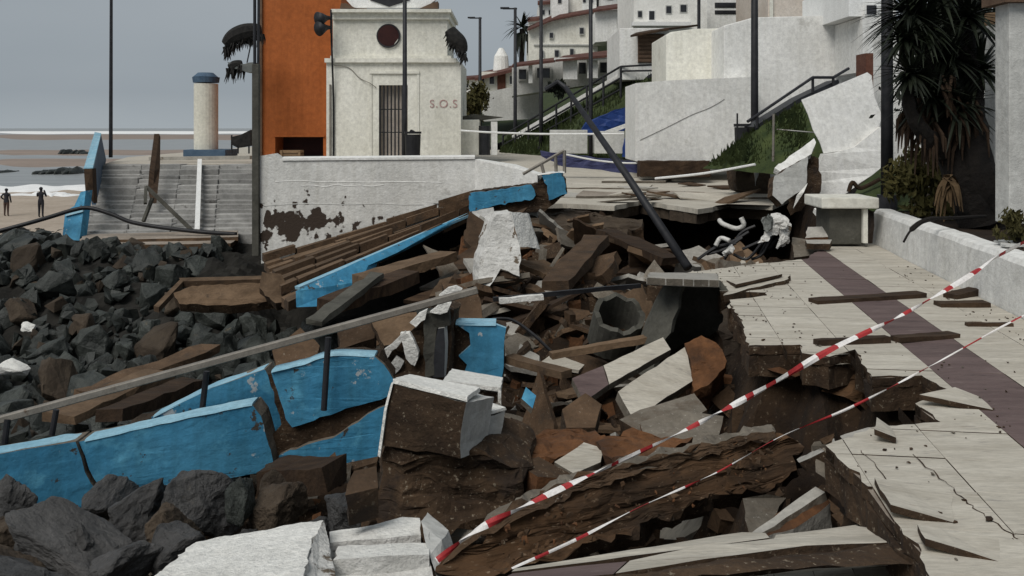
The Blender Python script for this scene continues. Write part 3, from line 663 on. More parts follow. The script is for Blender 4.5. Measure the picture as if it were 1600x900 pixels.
bn = E('litter_bin', P(645, 250, 30), 'black cylindrical litter bin beside the hut door lamp', 'bin')
add('body', cyl(P(645, 255, 30), .22, .9, 18, .25), 'black_plastic', bn); add('rim', cyl(P(645, 209, 30), .27, .07, 18), 'black_plastic', bn)
add('crumpled_bag', rockbm := prism(PX([(638, 209), (642, 203), (650, 207), (654, 209)], 29.9), (0, .25, 0), rough=.03), 'black_plastic', bn)
bn = E('litter_bin', P(1163, 252, 22.5), 'black litter bin at the foot of the lamp by the white retaining wall', 'bin')
add('body', cyl(P(1163, 262, 22.5), .2, .95, 18, .23), 'black_plastic', bn); add('rim', cyl(P(1163, 198, 22.5), .245, .07, 18), 'black_plastic', bn); add('post', tube([P(1152, 215, 22.4), P(1152, 177, 22.4)], .02, 6), 'black_plastic', bn)

# small things between the hut and the embankment
add('low_wall', bev(boxpx(721, 749, 187, 242, 33, 1.2), .02), 'cream_wall', label='low cream wall abutting the right side of the hut', cat='wall')
add('hedge_box', prism(PX([(721, 182), (740, 178), (785, 183), (748, 188), (721, 188)], 33.2), (0, 1.4, 0)), 'manhole', label='flat grey slab roof above the low cream wall', cat='roof')
hd = E('hedge', P(735, 180, 40), 'dark olive hedge rising beside the hut', 'hedge')
bm = bmesh.new(); leafball(bm, P(738, 163, 40), (.75, .6, .75), 1500, .22, rg, 18); add('crown', bm, 'leaf_yellow', hd); add('trunk', tube([P(738, 200, 40), P(738, 160, 40)], .06, 6), 'trunk', hd)
add('bollard', cyl(P(757, 242, 33), .2, 1.0, 14), 'dark_metal', label='short dark bollard right of the low cream wall', cat='bollard')
add('white_post', boxpx(767, 777, 190, 242, 33, .2), 'white_plaster', label='short white gatepost beside the dark bollard', cat='post')
add('planter_box', bev(boxpx(860, 918, 203, 240, 31, .7), .02), 'grey_plaster', label='low grey-white block wall left of the leaning pole', cat='wall')
add('block_wall', bev(boxpx(929, 976, 205, 240, 31, .7), .02), 'grey_plaster', label='low grey-white block wall right of the leaning pole', cat='wall')
add('boundary_rope', tube(spline([P(720, 204, 29), P(770, 207, 29), P(860, 209.5, 29), P(975, 209, 29)]), .03, 6), 'white_paint', label='white tape stretched level from the hut to the block wall', cat='tape')
add('wind_cloth', prism(PX([(846, 236), (880, 240), (930, 246), (1000, 254), (1000, 272), (940, 266), (882, 260), (846, 246)], 27), (0, .05, 0), rough=.05, maxe=.5), 'navy_cloth', label='navy cloth windbreak strung low across the promenade', cat='windbreak')
add('barrier_rope', tube(spline([P(882, 241, 26.5), P(935, 251, 26.5), P(990, 255, 26.5), P(1050, 251, 26.5)]), .025, 6), 'white_paint', label='white tape running along the top of the navy windbreak', cat='tape')
add('barrier_rope', tube(spline([P(1024, 279, 22), P(1100, 271, 21), P(1180, 257, 20)]), .028, 6), 'white_paint', label='white tape sagging from the broken edge up to the bin', cat='tape')
add('low_bank', prism(PX([(1000, 252), (1108, 252), (1112, 276), (1000, 277)], 25.8), (0, .5, 0), rough=.04, maxe=.4), 'rotten_wood', label='low dark brown kerb under the white retaining wall', cat='wall')
add('earth_block', prism(PX([(1150, 264), (1203, 262), (1206, 302), (1152, 299)], 22.4), (0, .9, 0), jag=.04, seg=.2, rough=.04, maxe=.3), ['rock_brown', 'broken_concrete'], label='brown squared earth block at the far edge of the hole below the bin', cat='block')
add('beach_tarp', prism(PX([(960, 172), (998, 163), (998, 205), (945, 211), (905, 212), (915, 192)], 33.2), (0, .12, 0), rough=.06, maxe=.5), 'tarp', label='bright blue tarpaulin spread on the green bank', cat='tarpaulin')
add('beach_tarp', prism(PX([(976, 215), (998, 222), (998, 248), (972, 245)], 30.6), (0, .1, 0), rough=.04, maxe=.4), 'tarp', label='small blue tarpaulin hanging beside the block wall', cat='tarpaulin')
add('white_ramp', prism(PX([(943, 206), (993, 188), (994, 193), (950, 211)], 31.8), (0, .3, 0)), 'white_plaster', label='sloping white coping leading up to the retaining wall', cat='coping')

# ------------------------------------------------------------------ embankment, hillside and houses
def sheet(name, pts, m, kind='structure', cuts=3, amp=.15, freq=.8, label=None, cat=None):
    bm = bmesh.new(); vs = [bm.verts.new(p) for p in pts]; bm.faces.new(vs)
    bmesh.ops.triangulate(bm, faces=bm.faces[:])
    for _ in range(cuts):
        bmesh.ops.subdivide_edges(bm, edges=bm.edges[:], cuts=1); 
    for v in bm.verts: v.co += noise.noise_vector(v.co * freq) * amp
    return add(name, bm, m, kind=kind, label=label, cat=cat)
BANK = [P(778, 245, 45), P(860, 240, 39), P(1000, 250, 31.5), P(1000, 140, 33), P(1042, 118, 36), P(975, 122, 40), P(880, 170, 45), P(800, 212, 49)]
sheet('embankment', BANK, 'grass')
bm = bmesh.new(); bmT = []
for k in range(2600):
    a, b = rg.random(), rg.random(); q = (BANK[0] * (1 - a) + BANK[2] * a) * (1 - b) + (BANK[7] * (1 - a) + BANK[4] * a) * b
    h_ = rg.uniform(.15, .5); s_ = V((rg.uniform(-.12, .12), rg.uniform(-.1, .1), h_)); w_ = V((.05, .02, 0))
    bm.faces.new([bm.verts.new(q - w_), bm.verts.new(q + w_), bm.verts.new(q + s_)])
add('bank_weeds', bm, 'grass', kind='stuff')
sheet('hillside', [P(722, 250, 52), P(800, 212, 49.5), P(880, 170, 46), P(975, 122, 41), P(1042, 118, 37), V((16, 37, 3.4)), V((40, 40, 5)), V((60, 120, 16)), V((10, 130, 9)), V((-8, 120, 3)), V((-6, 70, .4))], 'grass', amp=.1)

def window(px0, px1, py0, py1, d, root, frame='white_paint', depth=.06):
    w_ = add('window', boxpx(px0, px1, py0, py1, d - .03, depth), frame, root)
    i = (px1 - px0) * .12; j = (py1 - py0) * .12
    add('pane', boxpx(px0 + i, px1 - i, py0 + j, py1 - j, d - .05, .03), 'dark_glass', w_); return w_
def roof(root, pts, t=.25, m='red_roof', name='roof'):
    return add(name, prism(pts, (0, 0, -t)), m, root)
# far low house with dome chimney
h = E('hillside_house', P(785, 165, 68), 'low white house with red roof and a pale domed chimney behind the hut lamp', 'house', 'white houses on the hillside')
add('wall', boxpx(748, 815, 112, 175, 68, 8), 'cream_wall', h)
rf = roof(h, [P(742, 122, 67.3), P(818, 104, 67.3), P(820, 98, 71), P(752, 112, 71)], .2)
bm = cyl(P(783, 116, 69.6), .62, 1.3, 12, .5); cyl(P(783, 116, 69.6) + V((0, 0, 1.3)), .5, .6, 12, .15, bm); add('chimney', bm, 'white_plaster', rf)
for x0, x1 in ((764, 773), (796, 803), (752, 757)): window(x0, x1, 117, 133, 68, h)
add('arch_door', boxpx(777, 790, 112, 140, 67.9, .15), 'brick_red', h)
# garden wall in front
add('garden_wall', bev(prism(PX([(754, 145), (800, 136), (846, 128), (850, 185), (754, 190)], 56), (0, .5, 0)), .03), 'grey_plaster', label='pale garden wall stepping down in front of the low red-roofed house', cat='wall')
# middle block
h = E('hillside_house', P(880, 120, 60), 'large white house with a sloping red roof edge behind the tall lamps', 'house', 'white houses on the hillside')
add('wall', prism(PX([(826, 45), (865, 30), (934, 18), (934, 110), (826, 130)], 60), (0, 9, 0)), 'cream_wall', h)
rf = roof(h, [P(824, 46, 59.5), P(866, 29, 59.5), P(938, 15, 59.5), P(940, 11, 62.5), P(862, 24, 62.5), P(826, 41, 62.5)], .1)
bm = bmesh.new(); boxpx(862, 888, -10, 30, 62, 2, bm); add('chimney', bm, 'white_plaster', rf)
bm = boxpx(888, 910, -6, 22, 62.5, 2); add('stair_turret', bm, 'cream_wall', h); window(871, 878, -4, 6, 62, h, 'grey_plaster'); window(928, 934, 26, 58, 59.9, h, 'dark_metal')
add('string_course', boxpx(834, 930, 69, 71, 59.9, .15), 'grey_plaster', h)
for (x0, x1, y0, y1) in ((842, 849, 52, 62), (858, 865, 50, 60), (905, 913, 42, 54), (842, 850, 78, 92), (866, 874, 77, 90), (890, 897, 75, 88)): window(x0, x1, y0, y1, 59.9, h, 'grey_plaster')
# right gabled house
h = E('hillside_house', P(960, 60, 57), 'white gabled house with one small dark square window', 'house', 'white houses on the hillside')
add('wall', prism(PX([(930, 18), (990, 12), (996, 60), (930, 66)], 57), (0, 8, 0)), 'white_plaster', h)
roof(h, [P(926, 16, 56.5), P(1003, 6, 56.5), P(1006, 0, 60), P(934, 10, 60)], .12)
window(964, 979, 29, 44, 57, h, 'grey_plaster')
# terrace row with columns
h = E('hillside_house', P(925, 118, 50), 'row of white terraces with red lean-to roofs and square columns', 'house', 'white houses on the hillside')
add('wall', prism(PX([(800, 100), (972, 82), (972, 125), (800, 150)], 52.5), (0, 3, 0)), 'grey_plaster', h)
for (x0, x1, y0, y1) in ((880, 902, 92, 124), (918, 934, 94, 122), (826, 832, 98, 130), (951, 957, 92, 118)): add('column', boxpx(x0, x1, y0, y1, 50.3, .5), 'white_plaster', h)
roof(h, [P(868, 93, 49.8), P(973, 84, 49.8), P(973, 76, 52), P(880, 87, 52)], .12)
roof(h, [P(800, 102, 49.8), P(866, 94, 49.8), P(872, 89, 52), P(803, 98, 52)], .12)
add('eaves_band', boxpx(866, 973, 90, 94, 49.9, .3), 'white_plaster', h)
for (x0, x1, y0, y1) in ((836, 862, 104, 124), (903, 917, 95, 118), (936, 950, 95, 116), (809, 824, 106, 126)): window(x0, x1, y0, y1, 52.4, h, 'grey_plaster')
for (x0, x1, y0, y1, d, lab) in ((842, 866, 4, 40, 74, 'tiny white house upper left of the row, beside the palm'), (905, 932, -14, 20, 72, 'tall white house block behind the sloping red roof'), (940, 985, -16, 14, 70, 'white house with two small windows high behind the gabled house'), (722, 748, 122, 150, 76, 'tiny white house lowest on the hillside by the hut'), (826, 842, 30, 66, 70, 'narrow white house beside the palm tree crown')):
    h = E('hillside_house', P((x0 + x1) / 2, y1, d), lab, 'house', 'white houses on the hillside')
    add('wall', boxpx(x0, x1, y0, y1 + 12, d, 6), 'white_plaster', h); roof(h, [P(x0 - 2, y0, d - .4), P(x1 + 2, y0 - 2, d - .4), P(x1 + 2, y0 - 5, d + 3), P(x0 - 2, y0 - 3, d + 3)], .2)
    for q_ in (.2, .62): window(x0 + (x1 - x0) * q_, x0 + (x1 - x0) * (q_ + .2), y0 + (y1 - y0) * .3, y0 + (y1 - y0) * .55, d, h, 'grey_plaster')
# textured house with arched niche, top centre
h = E('hillside_house', P(1050, 45, 46), 'rough white house with a small barred window at the top centre right', 'house', 'white houses on the hillside')
add('wall', boxpx(990, 1105, -30, 52, 46, 7), 'white_stone', h); w_ = window(1013, 1024, 15, 33, 46, h)
add('ledge', boxpx(988, 1080, 34, 40, 45.6, .5), 'white_paint', h)
for (x0, x1, y0, y1) in ((1040, 1050, 8, 22), (1062, 1074, 6, 20), (996, 1004, 16, 28)): window(x0, x1, y0, y1, 46, h, 'grey_plaster')
# block with brown shutter
h = E('garage_block', P(1010, 100, 38), 'white block with a wide brown slatted shutter beside the ramp rails', 'building')
add('wall', bev(boxpx(968, 1046, 44, 125, 38, 5), .03), 'white_plaster', h)
sd_ = add('shutter', boxpx(997, 1038, 53, 98, 37.9, .15), 'brown_door', h)
for k in range(7): add('slat', boxpx(997.5, 1037.5, 54 + k * 6.3, 58.5 + k * 6.3, 37.85, .06), 'brown_door', sd_)
add('awning', prism([P(985, 55, 37.2), P(1045, 44, 37.2), P(1090, 38, 38.5), P(1000, 48, 38.5)], (0, 0, -.08)), 'rotten_wood', h)
# top right buildings
h = E('hillside_house', P(1150, 25, 48), 'white house with dark wide windows above the retaining wall', 'house', 'white houses on the hillside')
add('wall', boxpx(1095, 1205, -40, 45, 50, 6), 'white_plaster', h)
for (x0, x1, y0, y1) in ((1117, 1158, 4, 12), (1117, 1158, 16, 22), (1164, 1200, 3, 12), (1164, 1188, 16, 23)): window(x0, x1, y0, y1, 50, h, 'dark_metal')
h = E('hillside_house', P(1265, 25, 42), 'pinkish stone house with white pilasters above the retaining wall', 'house', 'white houses on the hillside')
add('wall', boxpx(1200, 1330, -40, 40, 42, 6), 'pinkish_wall', h)
for x in (1203, 1258, 1325): add('pilaster', boxpx(x, x + 5, -40, 38, 41.9, .3), 'cream_wall', h)
h = E('hillside_house', P(1350, 100, 24), 'narrow white house front with a barred window beside the thick lamp post', 'house', 'white houses on the hillside')
add('wall', boxpx(1348, 1400, 26, 112, 25, 4), 'white_plaster', h); window(1352, 1372, 6, 24, 25, h); add('upper_wall', boxpx(1326, 1400, -30, 25.5, 25.1, 4), 'white_paint', h)
add('brick_wall', boxpx(1353, 1376, 83, 190, 20.8, .6), 'brick_red', label='dark red brick strip between white slab and lamp post', cat='wall')
# pale palm far away
pt = E('palm_tree', P(815, 150, 62), 'shaggy palm tree standing on the hill among the houses', 'tree')
add('trunk', tube(spline([P(814, 150, 62), P(815, 95, 62), P(816, 45, 62)]), .17, 8), 'trunk', pt)
bm = bmesh.new(); blades(bm, P(816, 42, 62), 46, 1.5, .11, rg, .3, .55, spread=.7); add('crown', bm, 'leaf', pt)
bm = bmesh.new()
for k in range(40):
    a = rg.uniform(0, 6.28); q = P(816, 50, 62); e = q + V((math.cos(a) * .45, math.sin(a) * .45, -rg.uniform(.5, 1.6))); tube([q, (q + e) / 2 + V((math.cos(a) * .25, 0, .1)), e], [.05, .06, .02], 4, bm)
add('dead_frond_skirt', bm, 'leaf', pt)
# ramp railings
rl = E('ramp_railing', P(800, 205, 46), 'dark double ramp railing climbing beside the green bank', 'railing')
p0, p1 = P(786, 212, 46), P(970, 104, 38)
for dz in (0, -.45, -.9): add('rail', tube([p0 + V((0, 0, dz)), p1 + V((0, 0, dz))], .045, 6), 'dark_metal', rl)
for k in range(9):
    t = k / 8; q = p0 * (1 - t) + p1 * t; add('post', tube([q, q + V((0, 0, -1.3))], .05, 6), 'dark_metal', rl)
q = P(970, 104, 38); add('landing_rail', tube([q, P(1040, 100, 37), P(1040, 112, 37)], .04, 6), 'dark_metal', rl); add('landing_rail', tube([P(970, 111, 38), P(1040, 110, 37)], .035, 6), 'dark_metal', rl)
add('ramp_wall', prism([P(800, 212, 46.4), P(972, 112, 38.4), P(972, 122, 38.4), P(800, 222, 46.4)], (0, .4, 0)), 'white_plaster', label='sloping white ramp wall behind the dark ramp railing', cat='wall')
add('stair_bar', beam(P(1012, 121, 36.4), P(1042, 104, 36), .08, .1), 'dark_metal', label='short dark diagonal bar against the terrace wall', cat='bar')
add('terrace_wall', boxpx(968, 1046, 100, 124, 38.6, .4), 'grey_plaster', label='low pale terrace wall below the brown shutter', cat='wall')

# ------------------------------------------------------------------ retaining walls and broken stair on the right
def wall(name, px, d, t, m, label, jag=0):
    return add(name, bev(prism(PX(px, d), (0, t, 0), jag=jag, seg=.3), .03) if not jag else prism(PX(px, d), (0, t, 0), jag=jag, seg=.2), m, label=label, cat='wall')
wall('retaining_wall', [(993, 130), (1040, 126), (1180, 120), (1180, 262), (1108, 262), (993, 252)], 26.4, 2.4, 'white_plaster', 'big white retaining wall with a hairline diagonal crack, base on the promenade')
add('crack', tube(spline([P(1000, 219, 26.39), P(1040, 200, 26.39), P(1080, 180, 26.39), P(1110, 168, 26.39), P(1132, 155, 26.39)]), .006, 5), 'manhole', label='thin dark diagonal crack line on the retaining wall', cat='crack')
wall('terrace_block', [(1041, 54), (1048, 50), (1085, 45), (1133, 44), (1133, 124), (1041, 128)], 28.9, 3, 'cream_wall', 'cream plastered wall block with rounded top left of the lamp')
wall('upper_wall', [(1131, 40), (1178, 27), (1300, 24), (1352, 30), (1352, 118), (1300, 160), (1180, 190), (1131, 190)], 27.2, 3, 'white_plaster', 'tall white wall block behind the stair handrail')
sr = E('stair_handrail', P(1185, 185, 21.6), 'dark bent handrail climbing the stair against the white wall', 'railing')
pts = [P(1168, 190, 21.4), P(1183, 180, 21.5), P(1270, 121, 22.6), P(1302, 121, 23), P(1326, 107, 23.3)]
for a, b in zip(pts, pts[1:]): add('rail', tube([a, b], .035, 8), 'dark_metal', sr)
for (x, y, y2, d) in ((1270, 121, 145, 22.6), (1302, 121, 133, 23), (1183, 180, 200, 21.5)): add('post', tube([P(x, y, d), P(x, y2, d)], .035, 8), 'dark_metal', sr)
add('stair_stringer', prism([P(1178, 198, 21.6), P(1252, 152, 22.4), P(1310, 124, 23.2), P(1312, 130, 23.2), P(1255, 160, 22.4), P(1182, 206, 21.6)], (0, .9, 0)), 'dark_metal', label='dark stair edge under the bent handrail', cat='stair')
add('stair_wall', prism([P(1180, 205, 22.0), P(1256, 158, 22.8), P(1312, 128, 23.6), P(1330, 300, 23.0), P(1180, 290, 22.4)], (0, .25, 0)), 'grey_plaster', label='rear wall below the stair hidden by the grassy slope', cat='wall')
s = sheet('stair_bank', [P(1098, 262, 22.6), P(1150, 225, 22.2), P(1182, 205, 21.5), P(1256, 158, 21.7), P(1292, 250, 19.4), P(1230, 275, 19.6)], 'grass', amp=.06, freq=1.5)
bm = bmesh.new()
for k in range(900):
    a, b = rg.random(), rg.random(); q = (P(1105, 260, 22) * (1 - a) + P(1270, 255, 19.6) * a) * (1 - b) + (P(1165, 215, 21.8) * (1 - a) + P(1250, 165, 21.5) * a) * b
    bm.faces.new([bm.verts.new(q - V((.03, 0, 0))), bm.verts.new(q + V((.03, 0, 0))), bm.verts.new(q + V((rg.uniform(-.08, .08), -.06, rg.uniform(.08, .22))))])
add('slope_weeds', bm, 'grass', kind='stuff')
add('fence_post', tube([P(1208, 252, 19.3), P(1209, 178, 19.3)], .025, 6), 'grey_metal', label='thin grey post on the grassy slope below the stair', cat='post')
add('fence_wire', tube([P(1214, 202, 19.2), P(1272, 207, 19.2)], .012, 5), 'pale_plastic', label='thin pale wire across the dark slope under the stair', cat='wire')
tl = E('tilted_wall_slab', P(1320, 310, 18.4), 'big tilted white wall slab broken off the stair, leaning beside the lamp post', 'wall slab')
add('slab', prism([P(1252, 156, 18.6), P(1355, 113, 19.2), P(1362, 118, 19.2), P(1366, 150, 19), P(1378, 180, 18.9), P(1374, 197, 18.8), P(1335, 230, 18.5), P(1287, 240, 18.3)], (.1, .35, 0), jag=.02, seg=.25, keep=(0,)), ['white_plaster', 'white_stone'], tl)
add('slab', prism([P(1287, 241, 18.2), P(1335, 230, 18.4), P(1376, 198, 18.6), P(1377, 262, 18.3), P(1345, 285, 18.1), P(1310, 309, 18), P(1285, 312, 18), P(1272, 285, 18.1)], (.05, .35, 0), jag=.02, seg=.25), ['white_plaster', 'white_stone'], tl)
sheet('slope_grass', [P(1320, 315, 15.6), P(1345, 290, 16.4), P(1382, 258, 16.6), P(1420, 262, 16), P(1430, 330, 14.4), P(1370, 330, 14.6)], 'grass', amp=.05, freq=2)
add('drift_log', tube(spline([P(1326, 300, 15.6), P(1332, 285, 15.6), P(1345, 294, 15.6), P(1375, 280, 15.6)]), .035, 6), 'rotten_wood', label='bent driftwood stick lying by the foot of the tilted white slab', cat='stick')
add('garden_wall', boxpx(1376, 1600, 60, 345, 19.6, .4), 'white_plaster', label='white garden wall showing in the gaps behind the yucca and bush', cat='wall')
def piece(name, pts, t, m, label, cat='slab', jag=.015, seg=.1, rough=.008, group=None, ext=None, maxe=None):
    pts = [V(p) for p in pts]
    bm = prism(pts, ext if ext is not None else slab_ext(pts, t), jag=jag, seg=seg, rough=rough, freq=5, maxe=maxe)
    if not maxe: soften(bm, min(.012, .2 * t))
    return add(name, bm, m, label=label, cat=cat, group=group)
piece('white_plank', [P(1210, 262, 17), P(1272, 216, 17.6), P(1275, 222, 17.5), P(1268, 240, 17.3), P(1222, 270, 16.9)], .12, ['white_plaster', 'white_stone'], 'white broken coping slab sloping down from the tilted wall')
piece('grey_slab', [P(1210, 275, 16.6), P(1262, 245, 17), P(1260, 290, 16.8), P(1222, 320, 16.4), P(1207, 305, 16.4)], .15, ['grey_plaster', 'broken_concrete'], 'rounded grey slab standing under the white coping slab')
piece('white_splinter', [P(1240, 325, 16), P(1245, 305, 16), P(1262, 286, 16.1), P(1256, 300, 16)], .05, ['white_stone', 'white_stone'], 'thin white splinter beside the rounded grey slab', 'splinter', jag=0)
piece('white_chip', [P(1272, 325, 14.4), P(1284, 324, 14.4), P(1294, 343, 14.2), P(1285, 340, 14.2)], .08, ['white_stone', 'white_stone'], 'white chip leaning on the left of the square pedestal', 'chip', jag=0)
piece('earth_lump', [P(1255, 240, 17.6), P(1280, 250, 17.6), P(1283, 300, 17.4), P(1265, 320, 17), P(1258, 290, 17.2)], .5, ['broken_concrete', 'broken_concrete'], 'ragged brown earth edge between grey slab and tilted wall', 'rubble', jag=.05, rough=.05, maxe=.25)
piece('flat_stone', [P(1262, 354, 13.8), P(1294, 354, 13.6), P(1294, 370, 13.4), P(1258, 372, 13.4)], .3, ['pale_concrete', 'clay'], 'pale flat stone left of the pedestal foot', 'stone')
piece('flat_stone', [P(1258, 375, 13), P(1300, 374, 13), P(1296, 381, 12.8), P(1260, 380, 12.8)], .08, ['pale_concrete', 'broken_concrete'], 'thin flat pale stone at the foot of the pedestal', 'stone')
piece('grey_slab', [P(1238, 370, 13.4), P(1280, 378, 13.2), P(1283, 398, 12.9), P(1240, 402, 12.8)], .25, ['concrete', 'broken_concrete'], 'brown grey block at the far corner of the pavement', 'block')
# crumpled pale plastic and cables
jn = E('burst_pipes', P(1180, 395, 13.4), 'tangle of burst white plastic pipes and torn sheet at the back of the hole', 'pipes')
add('pipe', tube(spline([P(1124, 344, 13.6), P(1130, 350, 13.5), P(1150, 357, 13.4), P(1162, 352, 13.3), P(1158, 340, 13.3)]), .034, 8), 'crumbling_white', jn, smooth=True)
add('pipe', tube(spline([P(1118, 384, 13.2), P(1126, 372, 13.2), P(1140, 376, 13.1)]), .03, 8), 'crumbling_white', jn, smooth=True)
for k, pts in enumerate(([(1205, 333), (1222, 338), (1228, 352), (1214, 362), (1200, 376), (1188, 378), (1203, 362), (1208, 350)], [(1216, 362), (1236, 350), (1232, 372), (1222, 388), (1214, 384)], [(1130, 392), (1142, 388), (1144, 392), (1134, 402)], [(1190, 345), (1204, 338), (1208, 356), (1200, 362)])):
    add('torn_sheet', prism([P(x, y, 13.1 + .25 * noise.noise(V((x * .05, y * .05, k)))) for x, y in pts], (.02, .06, .02), rough=.06, freq=9, maxe=.08), 'crumbling_white' if k != 3 else 'grey_fabric', jn)
for k in range(9):
    a = P(1090 + k * 14, 405 - (k % 3) * 8, 13.3); b = P(1150 + k * 10, 380 - (k % 4) * 9, 13.2); add('cable', tube(spline([a, (a + b) / 2 + V((0, 0, R.uniform(-.15, .12))), b]), .022, 5), 'black_plastic', jn)

# ------------------------------------------------------------------ seaward steps, white parapet wall, ramp of slabs
D0 = 21.0
ww = E('parapet_wall', P(570, 395, D0), 'long white parapet wall with peeling plaster patch and sloping foot', 'wall')
ww.location = V((P(570, 395, D0).x, D0, P(570, 395, D0).z))
add('wall', prism(PX([(405, 244), (428, 240), (443, 251), (742, 249), (742, 330), (600, 372), (408, 412)], D0), (0, .35, 0)), 'wall_peeled', ww)
add('coping', prism([P(441, 251, D0 - .03), P(742, 248.5, D0 - .03), P(742, 245.5, D0 + .4), P(443, 248, D0 + .4)], (0, 0, .05)), 'white_plaster', ww)
add('return_wall', prism([P(742, 249, D0), P(800, 258, 20.3), P(840, 272, 19.8), P(840, 345, 19.8), P(742, 330, D0)], (.1, .35, 0)), 'white_plaster', ww)
for y, a, b in ((284, 430, 690), (290, 470, 600), (320, 412, 660)):
    add('render_ridge', tube(spline([P(a + (b - a) * k / 7, y + R.uniform(-2, 2), D0 + .004) for k in range(8)]), .012, 5), 'white_plaster' if y < 300 else 'grey_plaster', ww)
# ramp of long slabs
sp = E('slab_ramp', P(560, 440, 18), 'collapsed flight of long brown stone treads under the white parapet wall', 'steps')
A, B_, C_, D_ = P(408, 399, 20.9), P(738, 303, 20.9), P(738, 335, 19.2), P(450, 476, 15.8)
NS = 9
for i in range(NS):
    t0, t1 = i / NS, (i + .93) / NS
    a0, b0, a1, b1 = A.lerp(D_, t0), B_.lerp(C_, t0), A.lerp(D_, t1), B_.lerp(C_, t1)
    cuts = sorted([0, 1] + [min(.92, max(.08, (k + R.uniform(.2, .8)) / 4)) for k in range(4)])
    for q, s in zip(cuts, cuts[1:]):
        if s - q < .05: continue
        sag = -.06 * math.sin(6 * q + i) - .05 * (i % 2); n0 = V((R.uniform(-.01, .01), 0, sag + R.uniform(-.05, .05)))
        pts = [a0.lerp(b0, q + .004) + n0, a0.lerp(b0, s - .004) + n0, a1.lerp(b1, s - .004) + n0 + V((0, 0, .05)), a1.lerp(b1, q + .004) + n0 + V((0, 0, .05))]
        add('tread', prism(pts, (0, 0, -.16), jag=.012, seg=.25), ['tan_plank', 'brown_slab'], sp)
sn = E('blue_stringer', P(520, 475, 15.5), 'blue painted stair stringer sloping down beside the brown treads', 'parapet')
pts = [P(462, 455, 15.6), P(560, 408, 16.6), P(720, 338, 19), P(735, 336, 19.2), P(700, 352, 18.6), P(620, 395, 17.2), P(575, 415, 16.6), P(565, 440, 16.3), P(525, 455, 16), P(515, 478, 15.7), P(463, 480, 15.5)]
add('face', prism(pts, (.12, .3, 0), jag=0), 'blue_paint', sn)
add('top_edge', beam(P(462, 454, 15.6) + V((0, .12, .02)), P(735, 335, 19.2) + V((0, .06, .0)), .12, .05), 'lit_blue', sn)  # paler than the face: light on the top painted in

# wide steps facing the camera
ls = E('seaward_steps', P(260, 368, 26), 'wide flight of weathered grey steps facing the camera beyond the boulders', 'steps')
NL = 15
for i in range(NL):
    t = i / NL; yl = 366 - (366 - 250) * t; d = 26 + 5.2 * t; xl, xr = 128 + 35 * t, 404
    a = P(xl, yl, d); b = P(xr, yl, d); nb = 4
    for k in range(nb):
        x0 = a.x + (b.x - a.x) * k / nb; x1 = a.x + (b.x - a.x) * (k + 1) / nb - .012; dz = R.uniform(-.03, .03) if k > 0 else R.uniform(-.09, .06)
        bm = box(((x0 + x1) / 2, d + .45 + R.uniform(-.04, .04), a.z + dz - .25), (x1 - x0, .9, .52), Euler((R.uniform(-.02, .02), R.uniform(-.012, .012), R.uniform(-.02, .02))))
        bmesh.ops.bevel(bm, geom=bm.edges[:], offset=.02, segments=1, affect='EDGES')
        add('step', bm, 'stepping', ls)
add('stripe', beam(P(308, 361, 25.75), P(312, 251, 30.9), .13, .12), 'white_paint', label='white painted strip running up the middle of the seaward steps', cat='handrail')
add('dark_fin', prism([P(231, 296, 28), P(233, 268, 28.5), P(241, 209, 30.5), P(243, 214, 30.6), P(242, 262, 29), P(236, 318, 27.4)], (.12, .1, 0)), 'rotten_wood', label='dark pointed board standing upright on the seaward steps', cat='board')
bl = E('blue_parapet', P(125, 375, 26), 'pale blue parapet running up the left side of the seaward steps', 'parapet')
for (pts, m) in (([P(131, 262, 26.8), P(145, 262, 26.8), P(158, 208, 33), P(148, 206, 33)], 'lit_blue'),):
    add('coping', prism(pts, (0, 0, -.12)), m, bl)
add('inner_face', prism([P(144, 264, 26.85), P(158, 210, 33), P(166, 250, 33), P(150, 320, 26.85)], (-.12, 0, 0)), 'steel_blue', bl)
add('broken_end', prism([P(131, 264, 26.7), P(144, 264, 26.7), P(146, 318, 26.5), P(134, 300, 26.5)], (-.02, .3, 0), rough=.02), 'rotten_wood', bl)
add('fallen_foot', prism([P(126, 300, 26), P(134, 298, 26), P(131, 325, 25.8), P(124, 376, 25.4), P(97, 374, 25.4), P(102, 330, 25.7), P(116, 322, 25.9)], (.05, .3, 0)), 'blue_paint', bl)
pc = add('foot_top', prism([P(103, 329, 25.65), P(130, 324, 25.75), P(129, 331, 25.7), P(102, 338, 25.6)], (0, .25, 0)), 'lit_blue', bl)
lf = E('step_landing', P(260, 378, 24.8), 'pale bottom landing slab of the seaward steps above the boulders', 'slab')
add('slab', prism([P(125, 376, 24.6), P(372, 370, 24.6), P(372, 360, 26), P(128, 366, 26)], (0, 0, -.1), jag=.03, seg=.3), ['silt', 'brown_slab'], lf)
add('slab', prism([P(128, 384, 24), P(360, 380, 24), P(372, 372, 25), P(126, 377, 25)], (0, 0, -.12), jag=.03, seg=.3), ['silt', 'brown_slab'], lf)
add('black_hose', tube(spline([P(-20, 366, 25), P(40, 350, 25.2), P(75, 340, 25.2), P(115, 328, 25.2), P(140, 325, 25.2), P(175, 335, 25.2), P(205, 347, 25.2), P(250, 355, 25.2), P(310, 362, 25), P(370, 366, 25)], 8), .055, 8), 'black_plastic', label='thick black hose draped across the foot of the seaward steps', cat='hose', smooth=True)
tp = E('wooden_prop', P(235, 345, 26), 'grey timber prop frame lying against the seaward steps', 'prop')
for a, b in (((229, 292), (300, 360)), ((238, 310), (224, 346)), ((228, 292), (227, 318))): add('timber', beam(P(*a, 26.2), P(*b, 25.8), .08, .08), 'manhole', tp)

